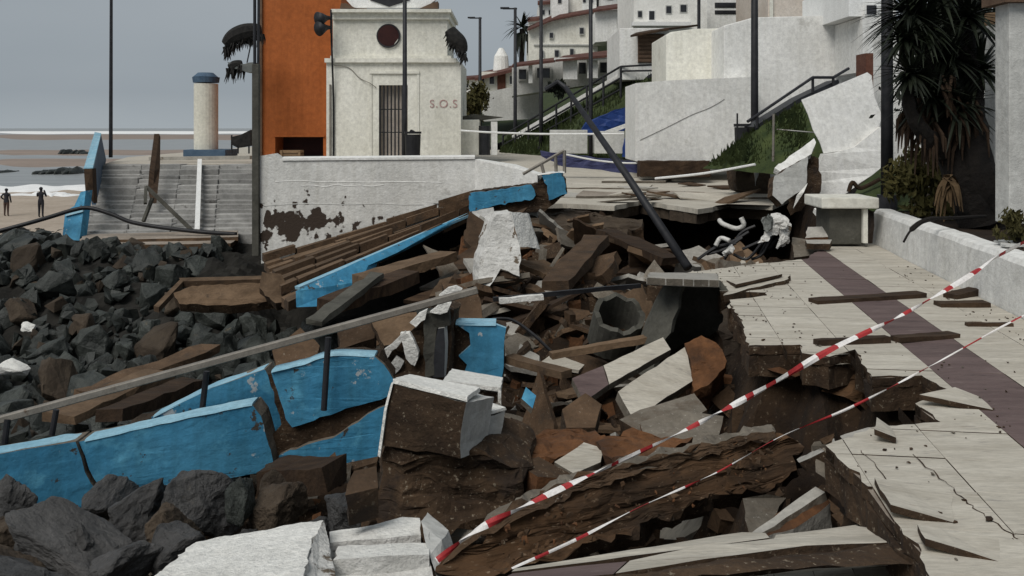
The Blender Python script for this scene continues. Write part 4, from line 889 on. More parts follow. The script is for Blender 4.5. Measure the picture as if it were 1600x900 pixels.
# people on the beach
def person(loc, Hh, joints, edges, rad, mats_by_z, label, face):
    root = E('person', loc, label, 'person', 'people on the beach')
    me = bpy.data.meshes.new('body'); me.from_pydata([V(j) * Hh for j in joints], edges, [])
    o = bpy.data.objects.new('body', me); COL.objects.link(o)
    sk = o.modifiers.new('skin', 'SKIN'); ss = o.modifiers.new('sub', 'SUBSURF'); ss.levels = 1; ss.render_levels = 1
    for i, r_ in enumerate(rad): me.skin_vertices[0].data[i].radius = (r_[0] * Hh, r_[1] * Hh) if isinstance(r_, tuple) else (r_ * Hh, r_ * Hh)
    me.skin_vertices[0].data[0].use_root = True
    dg = bpy.context.evaluated_depsgraph_get(); m2 = bpy.data.meshes.new_from_object(o.evaluated_get(dg)); m2.name = 'body'
    bpy.data.objects.remove(o)
    ms = [m for _, m in mats_by_z]; m2.materials.clear()
    for m in ms: m2.materials.append(MT[m])
    for p in m2.polygons:
        p.use_smooth = True; z = p.center.z / Hh
        for k, (zz, _) in enumerate(mats_by_z):
            if z < zz: p.material_index = k; break
    ob = bpy.data.objects.new('body', m2); COL.objects.link(ob); ob.parent = root; ob.rotation_euler.z = face
    bm = bmesh.new(); bmesh.ops.create_icosphere(bm, subdivisions=2, radius=.062 * Hh, matrix=Matrix.Translation((0, .008 * Hh, .945 * Hh)) @ Matrix.Diagonal((.95, 1.1, .95, 1)))
    hb = add('hair', bm, 'dark_cloth'); hb.parent = root; hb.location = (0, 0, .885 * Hh); hb.location = V((0, 0, .945 * Hh - .062 * Hh * .95)); 
    return root
J = [(0, 0, .52), (0, 0, .62), (0, 0, .74), (0, 0, .82), (0, 0, .87), (0, -.005, .93), (0, -.005, .975),
     (.055, 0, .49), (.06, -.01, .27), (.062, .005, .035), (.065, -.06, .012), (-.055, 0, .49), (-.065, .02, .27), (-.075, .03, .035), (-.078, -.03, .012)]
EB = [(0, 1), (1, 2), (2, 3), (3, 4), (4, 5), (5, 6), (0, 7), (7, 8), (8, 9), (9, 10), (0, 11), (11, 12), (12, 13), (13, 14)]
RB = [(.085, .07), (.08, .062), (.1, .068), (.07, .05), (.032, .032), (.05, .055), (.035, .04), .058, .04, .027, .02, .058, .04, .027, .02]
def withhands(arms):
    j, e, r_ = list(J), list(EB), list(RB)
    for pts in arms:
        last = 2
        for p_, rr_ in zip(pts, (.036, .03, .026, .02, .018)):
            j.append(p_); r_.append(rr_); e.append((last, len(j) - 1)); last = len(j) - 1
        h_ = V(pts[-1]); dirn = (V(pts[-1]) - V(pts[-2])).normalized(); base_ = last - 1
        for k in range(5):
            j.append(tuple(h_ + dirn * (.028 if k else .012) + V(((k - 2) * .011, -.004, .004 * (k % 2))))); r_.append(.0055); e.append((last, len(j) - 1))
    return j, e, r_
j, e, r_ = withhands([[(.115, 0, .8), (.15, -.06, .68), (.06, -.13, .84), (.04, -.14, .87)], [(-.115, 0, .8), (-.15, -.06, .68), (-.06, -.13, .84), (-.04, -.14, .87)]])
person(V((P(64, 335, 57).x, 57, float(beach_z(np.array(-28.), np.array(57.))) - .0)), 1.8, j, e, r_, [(.5, 'dark_cloth'), (.86, 'dark_cloth'), (2, 'dark_cloth')], 'person in black, arms raised to the face, standing nearest the blue parapet', math.pi)
j, e, r_ = withhands([[(.115, 0, .8), (.19, .02, .68), (.12, -.05, .6), (.1, -.06, .585)], [(-.115, 0, .8), (-.15, .03, .66), (-.15, -.02, .53), (-.15, -.03, .5)]])
person(V((P(10, 339, 57.5).x, 57.5, float(beach_z(np.array(-30.), np.array(57.5))))), 1.66, j, e, r_, [(.5, 'brown_cloth'), (.86, 'dark_cloth'), (2, 'dark_cloth')], 'person in dark coat and brown trousers at the left edge, elbow out', math.pi)

# ------------------------------------------------------------------ blue broken wall, rail and near blocks
def wallpart(root, name, px, d0, d1, t, mats, jag=.015, keep=(), rough=.006, seg=.08):
    x0 = min(p[0] for p in px); x1 = max(p[0] for p in px)
    pts = [P(x, y, d0 + (d1 - d0) * (x - x0) / (x1 - x0)) for x, y in px]
    return add(name, prism(pts, (0, t, 0), jag=jag, seg=seg, rough=rough, freq=7, keep=keep, maxe=.35), mats, root)
def cap_strip(root, px, d0, d1, t, name='top_edge', m='lit_blue'):  # default blue has the brighter lighting of the wall top painted in
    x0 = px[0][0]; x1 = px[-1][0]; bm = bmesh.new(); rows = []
    pp = spline([V((x, y, 0)) for x, y in px], 6)
    for q in pp:
        d = d0 + (d1 - d0) * (q.x - x0) / (x1 - x0); c = P(q.x, q.y, d) + noise.noise_vector(V((q.x * .05, q.y * .05, 3))) * .006
        rows.append([bm.verts.new(c + V(o)) for o in ((0, -.003, -.012), (0, .006, .002), (0, .04, .008), (0, t - .05, .008), (0, t - .02, 0), (0, t - .02, -.03))])
    for p, q in zip(rows, rows[1:]):
        for k in range(6): bm.faces.new((p[k], p[(k + 1) % 6], q[(k + 1) % 6], q[k]))
    bm.faces.new(rows[0]); bm.faces.new(rows[-1][::-1])
    return add(name, bm, m, root)
def W(label, loc): return E('blue_wall_fragment', loc, label, 'wall fragment', 'pieces of the blue sea wall')
q = W('leftmost piece of the toppled blue sea wall, white scuff near its crack', P(60, 815, 7.6))
wallpart(q, 'face', [(-40, 716), (118, 690), (128, 716), (133, 738), (150, 765), (163, 787), (90, 800), (-40, 826)], 7.4, 7.8, .26, ['blue_paint', 'concrete'], keep=(0,), jag=.008)
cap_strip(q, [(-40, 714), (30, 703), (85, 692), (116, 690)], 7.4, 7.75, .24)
q = W('longest middle piece of the toppled blue sea wall, crack at its left end', P(280, 780, 7.8))
wallpart(q, 'face', [(123, 690), (395, 634), (408, 650), (431, 736), (300, 758), (172, 788), (157, 762), (139, 733), (134, 712)], 7.75, 8.1, .26, ['blue_paint', 'concrete'], keep=(0,), jag=.008)
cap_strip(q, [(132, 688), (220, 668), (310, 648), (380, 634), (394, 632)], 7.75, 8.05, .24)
q = W('narrow wedge of blue sea wall showing behind the long middle piece', P(330, 690, 8.6))
wallpart(q, 'face', [(236, 652), (330, 607), (414, 577), (428, 610), (440, 667), (400, 700), (260, 700)], 8.5, 8.7, .26, ['blue_paint', 'concrete'], keep=(0, 1), jag=.01)
cap_strip(q, [(240, 650), (330, 606), (380, 590), (412, 577)], 8.5, 8.7, .25)
q = W('right piece of blue sea wall with bare brown concrete torn across it', P(520, 735, 8.3))
wallpart(q, 'core', [(418, 585), (470, 572), (520, 556), (560, 553), (592, 556), (612, 590), (606, 640), (596, 716), (540, 736), (432, 738), (420, 690), (440, 665)], 8.25, 8.4, .3, ['broken_concrete', 'broken_concrete'], rough=.015)
wallpart(q, 'painted_face', [(424, 582), (520, 557), (585, 557), (600, 570), (618, 598), (606, 620), (560, 634), (500, 652), (456, 668), (446, 655)], 8.2, 8.34, .06, ['blue_paint', 'concrete'], jag=.012)
wallpart(q, 'painted_face', [(436, 712), (480, 694), (520, 684), (548, 665), (602, 634), (594, 712), (545, 728), (520, 736), (432, 737)], 8.19, 8.33, .06, ['blue_paint', 'concrete'], jag=.012)
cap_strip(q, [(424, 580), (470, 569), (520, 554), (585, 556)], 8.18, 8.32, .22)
q = W('small square blue wall block with torn left edge behind the white capped blocks', P(755, 590, 9.2))
wallpart(q, 'core', [(700, 508), (790, 512), (787, 592), (698, 596)], 9.2, 9.2, .3, ['broken_concrete', 'broken_concrete'], rough=.012)
wallpart(q, 'painted_face', [(712, 506), (775, 507), (791, 513), (787, 560), (784, 590), (740, 588), (724, 586), (730, 570), (717, 556), (735, 540), (733, 520)], 9.14, 9.14, .06, ['blue_paint', 'lit_blue'], jag=.01)
cap_strip(q, [(712, 506), (740, 507), (775, 507)], 9.13, 9.13, .3)
q = W('distant blue parapet block at the far edge of the hole, dark break in it', P(790, 345, 19.4))
wallpart(q, 'core', [(736, 300), (842, 286), (850, 275), (884, 278), (886, 300), (850, 330), (800, 335), (736, 345)], 19.5, 19.5, .5, ['broken_concrete', 'broken_concrete'], rough=.03)
wallpart(q, 'painted_face', [(733, 302), (830, 288), (837, 305), (833, 311), (770, 322), (734, 331)], 19.4, 19.4, .1, ['blue_paint', 'concrete'], jag=.02)
wallpart(q, 'painted_face', [(846, 273), (880, 270), (886, 303), (858, 313), (855, 290)], 19.38, 19.38, .1, ['blue_paint', 'concrete'], jag=.02)
wallpart(q, 'white_band', [(733, 331), (771, 324), (773, 338), (733, 347)], 19.36, 19.36, .12, ['white_plaster', 'concrete'], jag=.01)
cap_strip(q, [(840, 273), (860, 270), (882, 269)], 19.36, 19.4, .5, m='white_plaster')
piece('earth_slope', [P(735, 338, 19.9), P(800, 336, 19.9), P(890, 326, 20.2), P(960, 338, 19.6), P(1004, 346, 19.0), P(968, 372, 18.2), P(905, 396, 17.4), P(840, 418, 16.6), P(770, 404, 17.2), P(742, 372, 18.4)], .8, ['rock_brown', 'broken_concrete'], 'brown earth slope spilling from under the distant blue parapet block', 'earth bank', jag=.08, seg=.2, rough=.1, maxe=.25)
rb = E('bent_rail', P(850, 272, 19.6), 'thin pale bent rail above the distant blue parapet block', 'rail')
for a, b in (((817, 272), (882, 235)), ((882, 235), (882, 270)), ((846, 256), (850, 272)), ((868, 245), (869, 268))): add('bar', tube([P(*a, 19.5), P(*b, 19.5)], .035, 6), 'grey_metal', rb)
# white scuff on left blue piece
# hand rail
hr = E('handrail', P(320, 640, 8.2), 'long grey-tan handrail lying diagonally above the toppled blue wall', 'handrail')
add('rail', bev(beam(P(-60, 672, 7.9), P(746, 453, 8.5), .075, .06), .008, 1), 'grey_metal', hr)
for (x, y0, y1, d) in ((510, 527, 641, 8.12), (320, 580, 640, 8.3), (9, 655, 712, 7.9), (85, 640, 680, 8.3)): add('post', tube([P(x + 3, y0, d + .02), P(x - 4, y1, d)], .026, 10), 'dark_metal', hr)

def blockpx(name, front, ext, mats, root=None, label=None, cat=None, rough=.012, jag=.012, maxe=.18, seg=.1, group=None):
    return add(name, prism([P(*p) for p in front], ext, jag=jag, seg=seg, rough=rough, freq=6, maxe=maxe), mats, root, label, cat, group)
# white capped brown block pair
bk = E('pillar_stump', P(665, 840, 5.9), 'large brown broken masonry block with a white painted top in the centre', 'masonry block')
blockpx('masonry', [(614, 600, 6.0), (729, 629, 5.8), (719, 716, 5.85), (598, 696, 6.0)], V((.16, .42, -.085)), ['broken_concrete', 'grey_plaster'], bk, rough=.006)
add('white_top', prism([P(614, 599, 5.99), P(730, 628, 5.79), P(750, 612, 6.15), P(640, 591, 6.4)], (0, 0, .028), jag=.008, seg=.06), ['white_stone', 'white_stone'], bk)
blockpx('base_mass', [(597, 694, 6.05), (680, 712, 5.95), (780, 716, 5.95), (818, 736, 6.0), (815, 790, 6.0), (760, 810, 5.9), (660, 850, 5.8), (588, 840, 5.9), (586, 760, 6.0)], V((.1, .8, 0)), ['broken_concrete', 'broken_concrete'], bk, rough=.05, jag=.03)
add('edge_strip', prism([P(614, 600, 5.98), P(604, 640, 5.98), P(594, 715, 5.98), P(590, 712, 5.99), P(600, 640, 5.99), P(610, 602, 5.99)], (0, .06, 0)), 'white_stone', bk)
bk = E('capped_block', P(750, 716, 6.3), 'grey faced masonry block with a small white top right of the brown one', 'masonry block')
blockpx('masonry', [(742, 655, 6.2), (789, 641, 6.35), (776, 711, 6.35), (722, 717, 6.15)], V((-.05, .4, -.06)), ['grey_plaster', 'concrete'], bk, rough=.006)
add('white_top', prism([P(741, 655, 6.19), P(790, 641, 6.34), P(748, 627, 6.7), P(738, 630, 6.6)], (0, 0, .02)), 'white_stone', bk)
bk = E('capped_block', P(740, 640, 7), 'small block with a double white coping behind the brown masonry block', 'masonry block')
blockpx('masonry', [(694, 606, 6.9), (783, 614, 6.9), (779, 650, 6.9), (694, 640, 6.9)], V((0, .35, -.05)), ['broken_concrete', 'grey_plaster'], bk, rough=.006)
add('white_top', prism([P(692, 601, 6.85), P(782, 612, 6.85), P(786, 596, 7.2), P(706, 582, 7.3)], (0, 0, .03), jag=.006, seg=.06), ['white_stone', 'white_stone'], bk)
add('edge_strip', boxpx(778, 783, 612, 650, 6.84, .08), 'white_stone', bk)
# near white blocks
bk = E('white_block', P(390, 900, 4.9), 'large chipped white stone block at the bottom left edge', 'stone block')
top = [P(228, 912, 4.45), P(305, 846, 5.2), P(506, 812, 5.3), P(486, 850, 4.8), P(470, 912, 4.2)]
add('block', bev(prism(top, (.02, .05, -.5), jag=.012, seg=.06, rough=.008, freq=11, maxe=.06), .004, 1), ['white_stone', 'crumbling_white'], bk)
add('block_end', prism([P(507, 813, 5.25), P(526, 905, 4.5), P(470, 940, 4.2), P(487, 851, 4.78)], (.02, .05, -.4), rough=.008, freq=14, jag=.006, maxe=.05), ['crumbling_white', 'crumbling_white'], bk)
bk = E('white_block', P(600, 890, 5.1), 'white block with two parallel coping strips and a dark groove at the bottom centre', 'stone block')
add('coping', prism([P(515, 830, 5.38), P(560, 824, 5.4), P(628, 808, 5.45), P(656, 810, 5.45), P(658, 836, 5.2), P(516, 848, 5.15)], (0, 0, -.16), jag=.006, seg=.08, rough=.006), ['white_stone', 'crumbling_white'], bk)
add('coping', prism([P(528, 852, 5.0), P(670, 848, 5.0), P(672, 868, 4.8), P(600, 868, 4.76), P(520, 876, 4.76)], (0, 0, -.12), jag=.01, seg=.08, rough=.006), ['white_stone', 'crumbling_white'], bk)
blockpx('masonry', [(520, 880, 4.85), (600, 876, 4.85), (672, 874, 4.85), (678, 930, 4.6), (520, 930, 4.6)], V((.05, .45, -.12)), ['crumbling_white', 'broken_concrete'], bk)
blockpx('side_face', [(657, 815, 5.25), (690, 845, 5.0), (704, 892, 4.9), (684, 912, 4.7), (672, 866, 4.84)], V((.02, .25, -.05)), ['grey_plaster', 'grey_plaster'], bk, rough=.008)
blockpx('groove', [(517, 847, 5.2), (657, 838, 5.25), (660, 852, 5.2), (520, 862, 5.15)], V((0, .1, -.05)), ['broken_concrete', 'broken_concrete'], bk, rough=.004)
# white plaster fragment in the middle distance
bk = E('plaster_fragment', P(790, 445, 13), 'tall white plastered corner fragment leaning in the middle of the rubble', 'wall fragment')
blockpx('front', [(748, 446, 12.9), (752, 400, 13), (765, 360, 13.1), (776, 336, 13.1), (800, 331, 13.15), (813, 385, 13.0), (812, 432, 12.8), (782, 421, 12.9), (765, 446, 12.8)], V((-.1, .4, 0)), ['crumbling_white', 'crumbling_white'], bk, rough=.02, jag=.02)
blockpx('side', [(797, 330, 13.14), (824, 333, 13.5), (842, 389, 13.4), (813, 386, 12.98)], V((.02, .12, -.02)), ['white_stone', 'white_stone'], bk, rough=.01)
blockpx('broken_foot', [(766, 446, 12.85), (782, 423, 12.95), (812, 434, 12.85), (806, 440, 12.9)], V((0, .4, -.05)), ['broken_concrete', 'broken_concrete'], bk)
# mottled column with white peeling bits
bk = E('peeling_column', P(650, 590, 9), 'leaning grey column stump flaking white plaster below the handrail end', 'column')
blockpx('core', [(590, 562, 8.95), (622, 535, 9), (655, 505, 9), (690, 478, 9.05), (708, 486, 9.05), (704, 560, 9), (700, 596, 8.9), (610, 592, 8.85)], V((.05, .4, 0)), ['broken_concrete', 'broken_concrete'], bk, rough=.03)
for k, (pts, m) in enumerate((([(587, 558), (610, 540), (632, 520), (640, 525), (612, 548), (600, 568)], 'crumbling_white'), ([(625, 522), (640, 520), (655, 550), (648, 572), (634, 560)], 'white_stone'), ([(640, 505), (655, 490), (668, 484), (664, 500), (650, 512)], 'white_stone'), ([(672, 488), (690, 472), (705, 474), (698, 488), (680, 490)], 'white_stone'), ([(606, 575), (618, 558), (630, 566), (618, 585)], 'crumbling_white'))):
    add('plaster_flake', prism(PX(pts, 8.86), (0, .08, 0), jag=.012, seg=.05, rough=.01), [m, m], bk)
blockpx('post', [(663, 492, 8.9), (700, 486, 8.95), (703, 508, 8.95), (682, 512, 8.95), (678, 586, 8.85), (664, 590, 8.85)], V((.02, .2, 0)), ['manhole', 'manhole'], bk)
blockpx('post', [(684, 513, 8.92), (694, 512, 8.92), (694, 590, 8.85), (676, 590, 8.85)], V((.02, .1, 0)), ['dark_metal', 'grey_plaster'], bk, rough=.004)
piece('white_flake', PX([(685, 462), (700, 450), (712, 447), (722, 452), (700, 466)], 8.9), .1, ['white_stone', 'white_stone'], 'white plaster flake caught above the handrail end', 'flake', jag=.02)

# ------------------------------------------------------------------ manhole shaft
mh = E('manhole_shaft', P(1075, 560, 9.2), 'exposed concrete manhole shaft, bell shaped and broken open, under a flat lid', 'manhole')
top_c = P(1085, 440, 9.75); bot_c = V((top_c.x + .02, top_c.y - .05, top_c.z - .86))
bm = bmesh.new(); n_ = 30
def ringpt(t, a, ro): return top_c.lerp(bot_c, t) + V((math.cos(a), math.sin(a), 0)) * ro
a0, a1 = math.radians(5), math.radians(238)
for lay in (0, 1):
    pass
rows_o, rows_i = [], []
for k in range(9):
    t = k / 8; r_ = .28 + .40 * t ** .8
    jo = [.02 * noise.noise(V((k * .7, 1, 0))), .02 * noise.noise(V((k * .7, 9, 0)))]
    A0 = a0 - jo[0] * 12 - .25 * math.sin(t * 3); A1 = a1 + jo[1] * 12 - .35 * t
    rows_o.append([bm.verts.new(ringpt(t, A0 + (A1 - A0) * q / n_, r_)) for q in range(n_ + 1)])
    rows_i.append([bm.verts.new(ringpt(t, A0 + (A1 - A0) * q / n_, r_ - .07)) for q in range(n_ + 1)])
for ro in (rows_o, rows_i):
    for p, q in zip(ro, ro[1:]):
        for k in range(n_): bm.faces.new((p[k], p[k + 1], q[k + 1], q[k]))
for k in range(8):
    for e_ in (0, n_): bm.faces.new((rows_o[k][e_], rows_o[k + 1][e_], rows_i[k + 1][e_], rows_i[k][e_]))
for k in range(n_):
    for e_ in (0, 8): bm.faces.new((rows_o[e_][k], rows_o[e_][k + 1], rows_i[e_][k + 1], rows_i[e_][k]))
rough_up(bm, .012, 5); add('shaft', bm, 'manhole', mh)
add('lid', bev(prism([P(1010, 433, 9.2), P(1068, 435, 9.2), P(1124, 437, 9.3), P(1120, 427, 10.2), P(1016, 425, 10.2)], (0, 0, -.075), jag=.02, seg=.12, rough=.006), .006, 1), ['pale_concrete', 'concrete'], mh)

# ------------------------------------------------------------------ the undermined earth ledge and near tilted slabs
ed = E('undermined_ledge', P(960, 860, 5.2), 'long undermined ledge of layered earth and concrete sloping across the hole', 'earth ledge')
led = [(686, 905, 4.7), (705, 868, 4.8), (765, 815, 4.95), (840, 772, 5.2), (905, 752, 5.35), (960, 735, 5.5), (1010, 722, 5.6), (1062, 712, 5.75), (1130, 694, 5.95), (1205, 676, 6.2), (1250, 688, 6.3), (1248, 732, 6.1), (1190, 762, 5.85), (1130, 770, 5.65), (1085, 788, 5.5), (1020, 812, 5.3), (950, 846, 5.05), (880, 868, 4.9), (805, 890, 4.75), (760, 910, 4.65)]
add('earth', prism([P(*p) for p in led], (.1, .42, -.22), jag=.035, seg=.08, rough=.06, freq=4.5, maxe=.1), ['earth_layers', 'broken_concrete'], ed)
crust = [(690, 880, 4.78), (765, 812, 4.93), (840, 770, 5.18), (905, 750, 5.33), (960, 733, 5.48), (1010, 720, 5.58), (1062, 710, 5.73), (1130, 692, 5.93), (1205, 673, 6.18), (1208, 682, 6.16), (1130, 706, 5.9), (1062, 728, 5.7), (1000, 740, 5.5), (930, 758, 5.35), (850, 790, 5.1), (770, 830, 4.9)]
add('crust', prism([P(*p) for p in crust], (.06, .16, .0), jag=.02, seg=.07, rough=.03, freq=6, maxe=.1), ['brown_slab', 'concrete'], ed)
rt = bmesh.new(); r5 = random.Random(5)
def stonecloud(root, quads, n, s0, s1, mats):
    b_ = bmesh.new()
    for k in range(n):
        q_ = r5.choice(quads); a_, c_ = r5.random(), r5.random()
        p_ = (q_[0].lerp(q_[1], a_)).lerp(q_[3].lerp(q_[2], a_), c_); s_ = s0 + (s1 - s0) * r5.random() ** 3
        M_ = Matrix.Translation(p_) @ Euler((r5.uniform(0, 6), r5.uniform(0, 6), r5.uniform(0, 6))).to_matrix().to_4x4() @ Matrix.Diagonal((s_ * 1.4, s_, s_ * .8, 1))
        me_ = RS[k % 8]; vs_ = [b_.verts.new(M_ @ v_.co) for v_ in me_.vertices]; mi_ = r5.randrange(len(mats))
        for f_ in me_.polygons: b_.faces.new([vs_[i_] for i_ in f_.vertices]).material_index = mi_
    o_ = add('embedded_stones', b_, mats, root); o_['kind'] = 'stuff'; return o_
def hullmesh(seed):
    r = random.Random(seed + 500); b_ = bmesh.new()
    for _ in range(10): b_.verts.new(V((r.gauss(0, 1), r.gauss(0, 1), r.gauss(0, 1))).normalized() * r.uniform(.4, .58))
    bmesh.ops.convex_hull(b_, input=b_.verts[:]); bmesh.ops.delete(b_, geom=[v for v in b_.verts if not v.link_faces], context='VERTS')
    me = bpy.data.meshes.new('stone'); b_.to_mesh(me); b_.free(); return me
RS = [hullmesh(i) for i in range(8)]
rt.free()
stonecloud(ed, [[P(760, 835, 4.88), P(960, 750, 5.42), P(950, 835, 5.0), P(800, 880, 4.7)], [P(960, 750, 5.42), P(1210, 695, 6.1), P(1190, 755, 5.8), P(950, 835, 5.0)]], 150, .012, .05, ['broken_concrete', 'brown_slab', 'clay', 'earth_layers'])
def tslab(front, back_, t, m, label, name='tilted_paving_slab'):
    pts = [P(*p) for p in front] + [P(*p) for p in back_]
    return piece(name, pts, t, m, label, 'paving slab', jag=.008, seg=.15, rough=.004)
tslab([(962, 896, 3.72), (1100, 874, 3.85), (1260, 852, 4.02), (1418, 846, 4.12)], [(1372, 826, 4.45), (1340, 822, 4.4), (1205, 842, 4.2), (1100, 852, 4.1), (985, 876, 3.95)], .09, ['pavement_tile', 'broken_concrete'], 'long pale tilted paving slab at the bottom of the hole')
tslab([(760, 915, 3.68), (958, 897, 3.72)], [(980, 877, 3.95), (900, 884, 3.9), (800, 896, 3.85)], .08, ['purple_tile', 'broken_concrete'], 'purple tilted paving slab at the bottom edge left of the pale one')
tslab([(800, 893, 3.95), (930, 876, 4.0), (1203, 840, 4.25)], [(1195, 832, 4.4), (1160, 831, 4.42), (930, 868, 4.1), (805, 888, 4.0)], .05, ['pavement_tile', 'broken_concrete'], 'narrow pale strip of paving along the back of the tilted slab')
tslab([(1208, 846, 4.3), (1345, 829, 4.5)], [(1340, 820, 4.62), (1212, 836, 4.45)], .05, ['pavement_tile', 'broken_concrete'], 'short pale strip of paving with a hole behind the tilted slab')
piece('dark_layer', [P(930, 905, 3.6), P(1180, 872, 3.85), P(1420, 850, 4.06), P(1440, 880, 3.85), P(1180, 892, 3.72), P(960, 912, 3.6)], .3, ['broken_concrete', 'broken_concrete'], 'dark crumbling bedding layer under the long tilted slab', 'rubble', jag=.02, rough=.02, ext=V((0, .25, -.1)), maxe=.15)
bs = bpy.data.objects.new('lower_pavement', None); COL.objects.link(bs); bs['kind'] = 'structure'
for k in range(8):
    x0, x1 = 960 + k * 62, 960 + (k + 1) * 62 - 2
    y0, y1 = 897 - k * 2.2 + 3, 897 - (k + 1) * 2.2 + 3
    zz = -.32
    pts = [G(x0, y0, zz), G(x1, y1, zz), G(x1 + 26, y1 + 60, zz), G(x0 + 20, y0 + 60, zz)]
    add('paving_tile', prism(pts, (0, 0, -.07), jag=.006, seg=.08), ['pavement_tile', 'concrete'], bs)
piece('leaning_beam', [P(1170, 838, 4.9), P(1278, 764, 5.2), P(1287, 770, 5.2), P(1298, 788, 5.1), P(1240, 822, 4.9), P(1190, 842, 4.8)], .2, ['clay', 'pale_concrete'], 'broken orange clay kerb stone leaning in the hole below the ledge', 'kerb stone', rough=.015, maxe=.15)
piece('leaning_top', [P(1168, 838, 4.87), P(1275, 762, 5.17), P(1290, 770, 5.12), P(1180, 838, 4.83)], .05, ['pale_concrete', 'concrete'], 'pale top face strip on the leaning clay kerb stone', 'slab', jag=.01)
piece('grey_fragment', [P(1160, 778, 5.7), P(1200, 772, 5.75), P(1228, 778, 5.8), P(1200, 820, 5.5), P(1172, 835, 5.4)], .3, ['concrete', 'broken_concrete'], 'olive grey concrete fragment standing under the ledge', 'fragment')
for pts, lab in (([(1245, 717, 6.0), (1283, 700, 5.2), (1288, 704, 5.1), (1250, 722, 5.3)], 'pale edge splinter hanging at the tip of the pavement'),
                 ([(1300, 695, 5.25), (1345, 684, 5.3), (1372, 668, 5.4), (1356, 668, 5.5), (1300, 686, 5.4)], 'thin lifted paving strip on the broken edge of the pavement')):
    piece('paving_splinter', [P(*p) for p in pts], .06, ['pale_concrete', 'broken_concrete'], lab, 'splinter', jag=.01)

def lifted(px, dzs, label, t=.03):
    q = [G(x, y) + V((0, 0, (dz_ * .55 if dz_ > 0 else dz_ * .64) + .004 + t)) for (x, y), dz_ in zip(px, dzs)]
    return add('lifted_slab', prism(q, (0, 0, -t), jag=.006, seg=.1, rough=.003, freq=6), ['pavement_tile', 'broken_concrete'], label=label, cat='paving slab')
lifted([(1392, 812), (1492, 818), (1484, 764), (1366, 758)], (.05, -.045, -.05, 0), 'lifted paving slab at the pavement corner, dark wedge gap under its front')
lifted([(1446, 864), (1560, 878), (1566, 842), (1434, 830)], (.045, -.05, -.05, -.01), 'lifted paving slab at the bottom right with a tapering dark gap')
lifted([(1436, 634), (1552, 642), (1530, 620), (1492, 616)], (.06, -.045, -.05, .02), 'lifted paving slab beside the purple strip near the inner notch')
lifted([(1366, 692), (1400, 694), (1392, 672), (1370, 670)], (.07, 0, -.03, .05), 'small lifted tile at the broken edge behind the pavement corner')
lifted([(1150, 452), (1222, 441), (1190, 432), (1135, 440)], (.03, .1, .03, -.03), 'lifted slab at the far left corner of the pavement by the manhole lid')
pb_ = bmesh.new(); r6 = random.Random(6); cand = []
for k in range(1500):
    v_ = r6.uniform(2.6, 12); u_ = r6.uniform(-.6, 3.2); cand.append((u_, v_))
cand = np.array(cand); dd_ = sdist(cand[:, 0], cand[:, 1], PAVE)
for (u_, v_), d_ in zip(cand, dd_):
    if d_ > -.03 or (d_ < -.45 and u_ < 3.0 and r6.random() > .035): continue
    s_ = r6.uniform(.006, .022) * (1.6 if r6.random() < .12 else 1); M_ = Matrix.Translation(UV(u_, v_, s_ * .35)) @ Euler((0, 0, r6.uniform(0, 6))).to_matrix().to_4x4() @ Matrix.Diagonal((s_ * 1.5, s_, s_ * .7, 1))
    me_ = RS[int(u_ * 100) % 8]; vs_ = [pb_.verts.new(M_ @ q_.co * 1) for q_ in me_.vertices]; mi_ = r6.randrange(3)
    for f_ in me_.polygons: pb_.faces.new([vs_[i_] for i_ in f_.vertices]).material_index = mi_
add('pavement_grit', pb_, ['broken_concrete', 'brown_slab', 'concrete'], kind='stuff')
for k_, (pts_, lab_) in enumerate((([(1425, 712), (1470, 748), (1505, 782), (1545, 812), (1590, 842)], 'ragged diagonal crack across the near pavement tiles'), ([(1345, 705), (1380, 742), (1420, 790)], 'fine diagonal crack near the pavement corner'))):
    q_ = spline([G(x, y) for x, y in pts_], 7); b_ = bmesh.new(); pr = None
    for p_ in q_:
        p_ = p_ + V((r6.uniform(-.012, .012), r6.uniform(-.012, .012), .004)); w_ = r6.uniform(.0005, .0045 if k_ == 0 else .0025)
        n_ = [b_.verts.new(p_ + V((-w_, 0, 0))), b_.verts.new(p_ + V((w_, 0, .001)))]
        if pr: b_.faces.new((pr[0], pr[1], n_[1], n_[0]))
        pr = n_
    add('crack', b_, 'broken_concrete', label=lab_, cat='crack')

# soil edge blocks hanging under the pavement
for i, (pts, m, lab) in enumerate(((([(1172, 540), (1250, 540), (1253, 575), (1230, 590), (1190, 572)], 6.9), 'clay', 'reddish clay pocket under the notched pavement edge'),
                                    (([(1296, 556), (1336, 548), (1362, 590), (1440, 590), (1440, 625), (1360, 640), (1290, 610)], 6.3), 'earth_layers', 'brown layered earth bank under the purple strip'),
                                    (([(1140, 470), (1160, 502), (1172, 540), (1170, 600), (1130, 590), (1120, 520)], 8.6), 'rock_brown', 'brown earth bank beside the manhole shaft'),
                                    (([(1290, 700), (1345, 748), (1385, 803), (1400, 835), (1365, 828), (1320, 800), (1295, 745), (1275, 715)], 4.75), 'concrete', 'broken concrete edge below the pavement corner'))):
    q, d = pts
    ytop = min(b for a, b in q)
    piece('bank_face', [P(a, b, F * (H + .1) / ((ytop * .45 + min(b, ytop + 50) * .55) - HOR)) for a, b in q], .5, [m, 'broken_concrete'], lab, 'earth bank', jag=.03, rough=.05, ext=V((.3, .5, -.12)), maxe=.15)

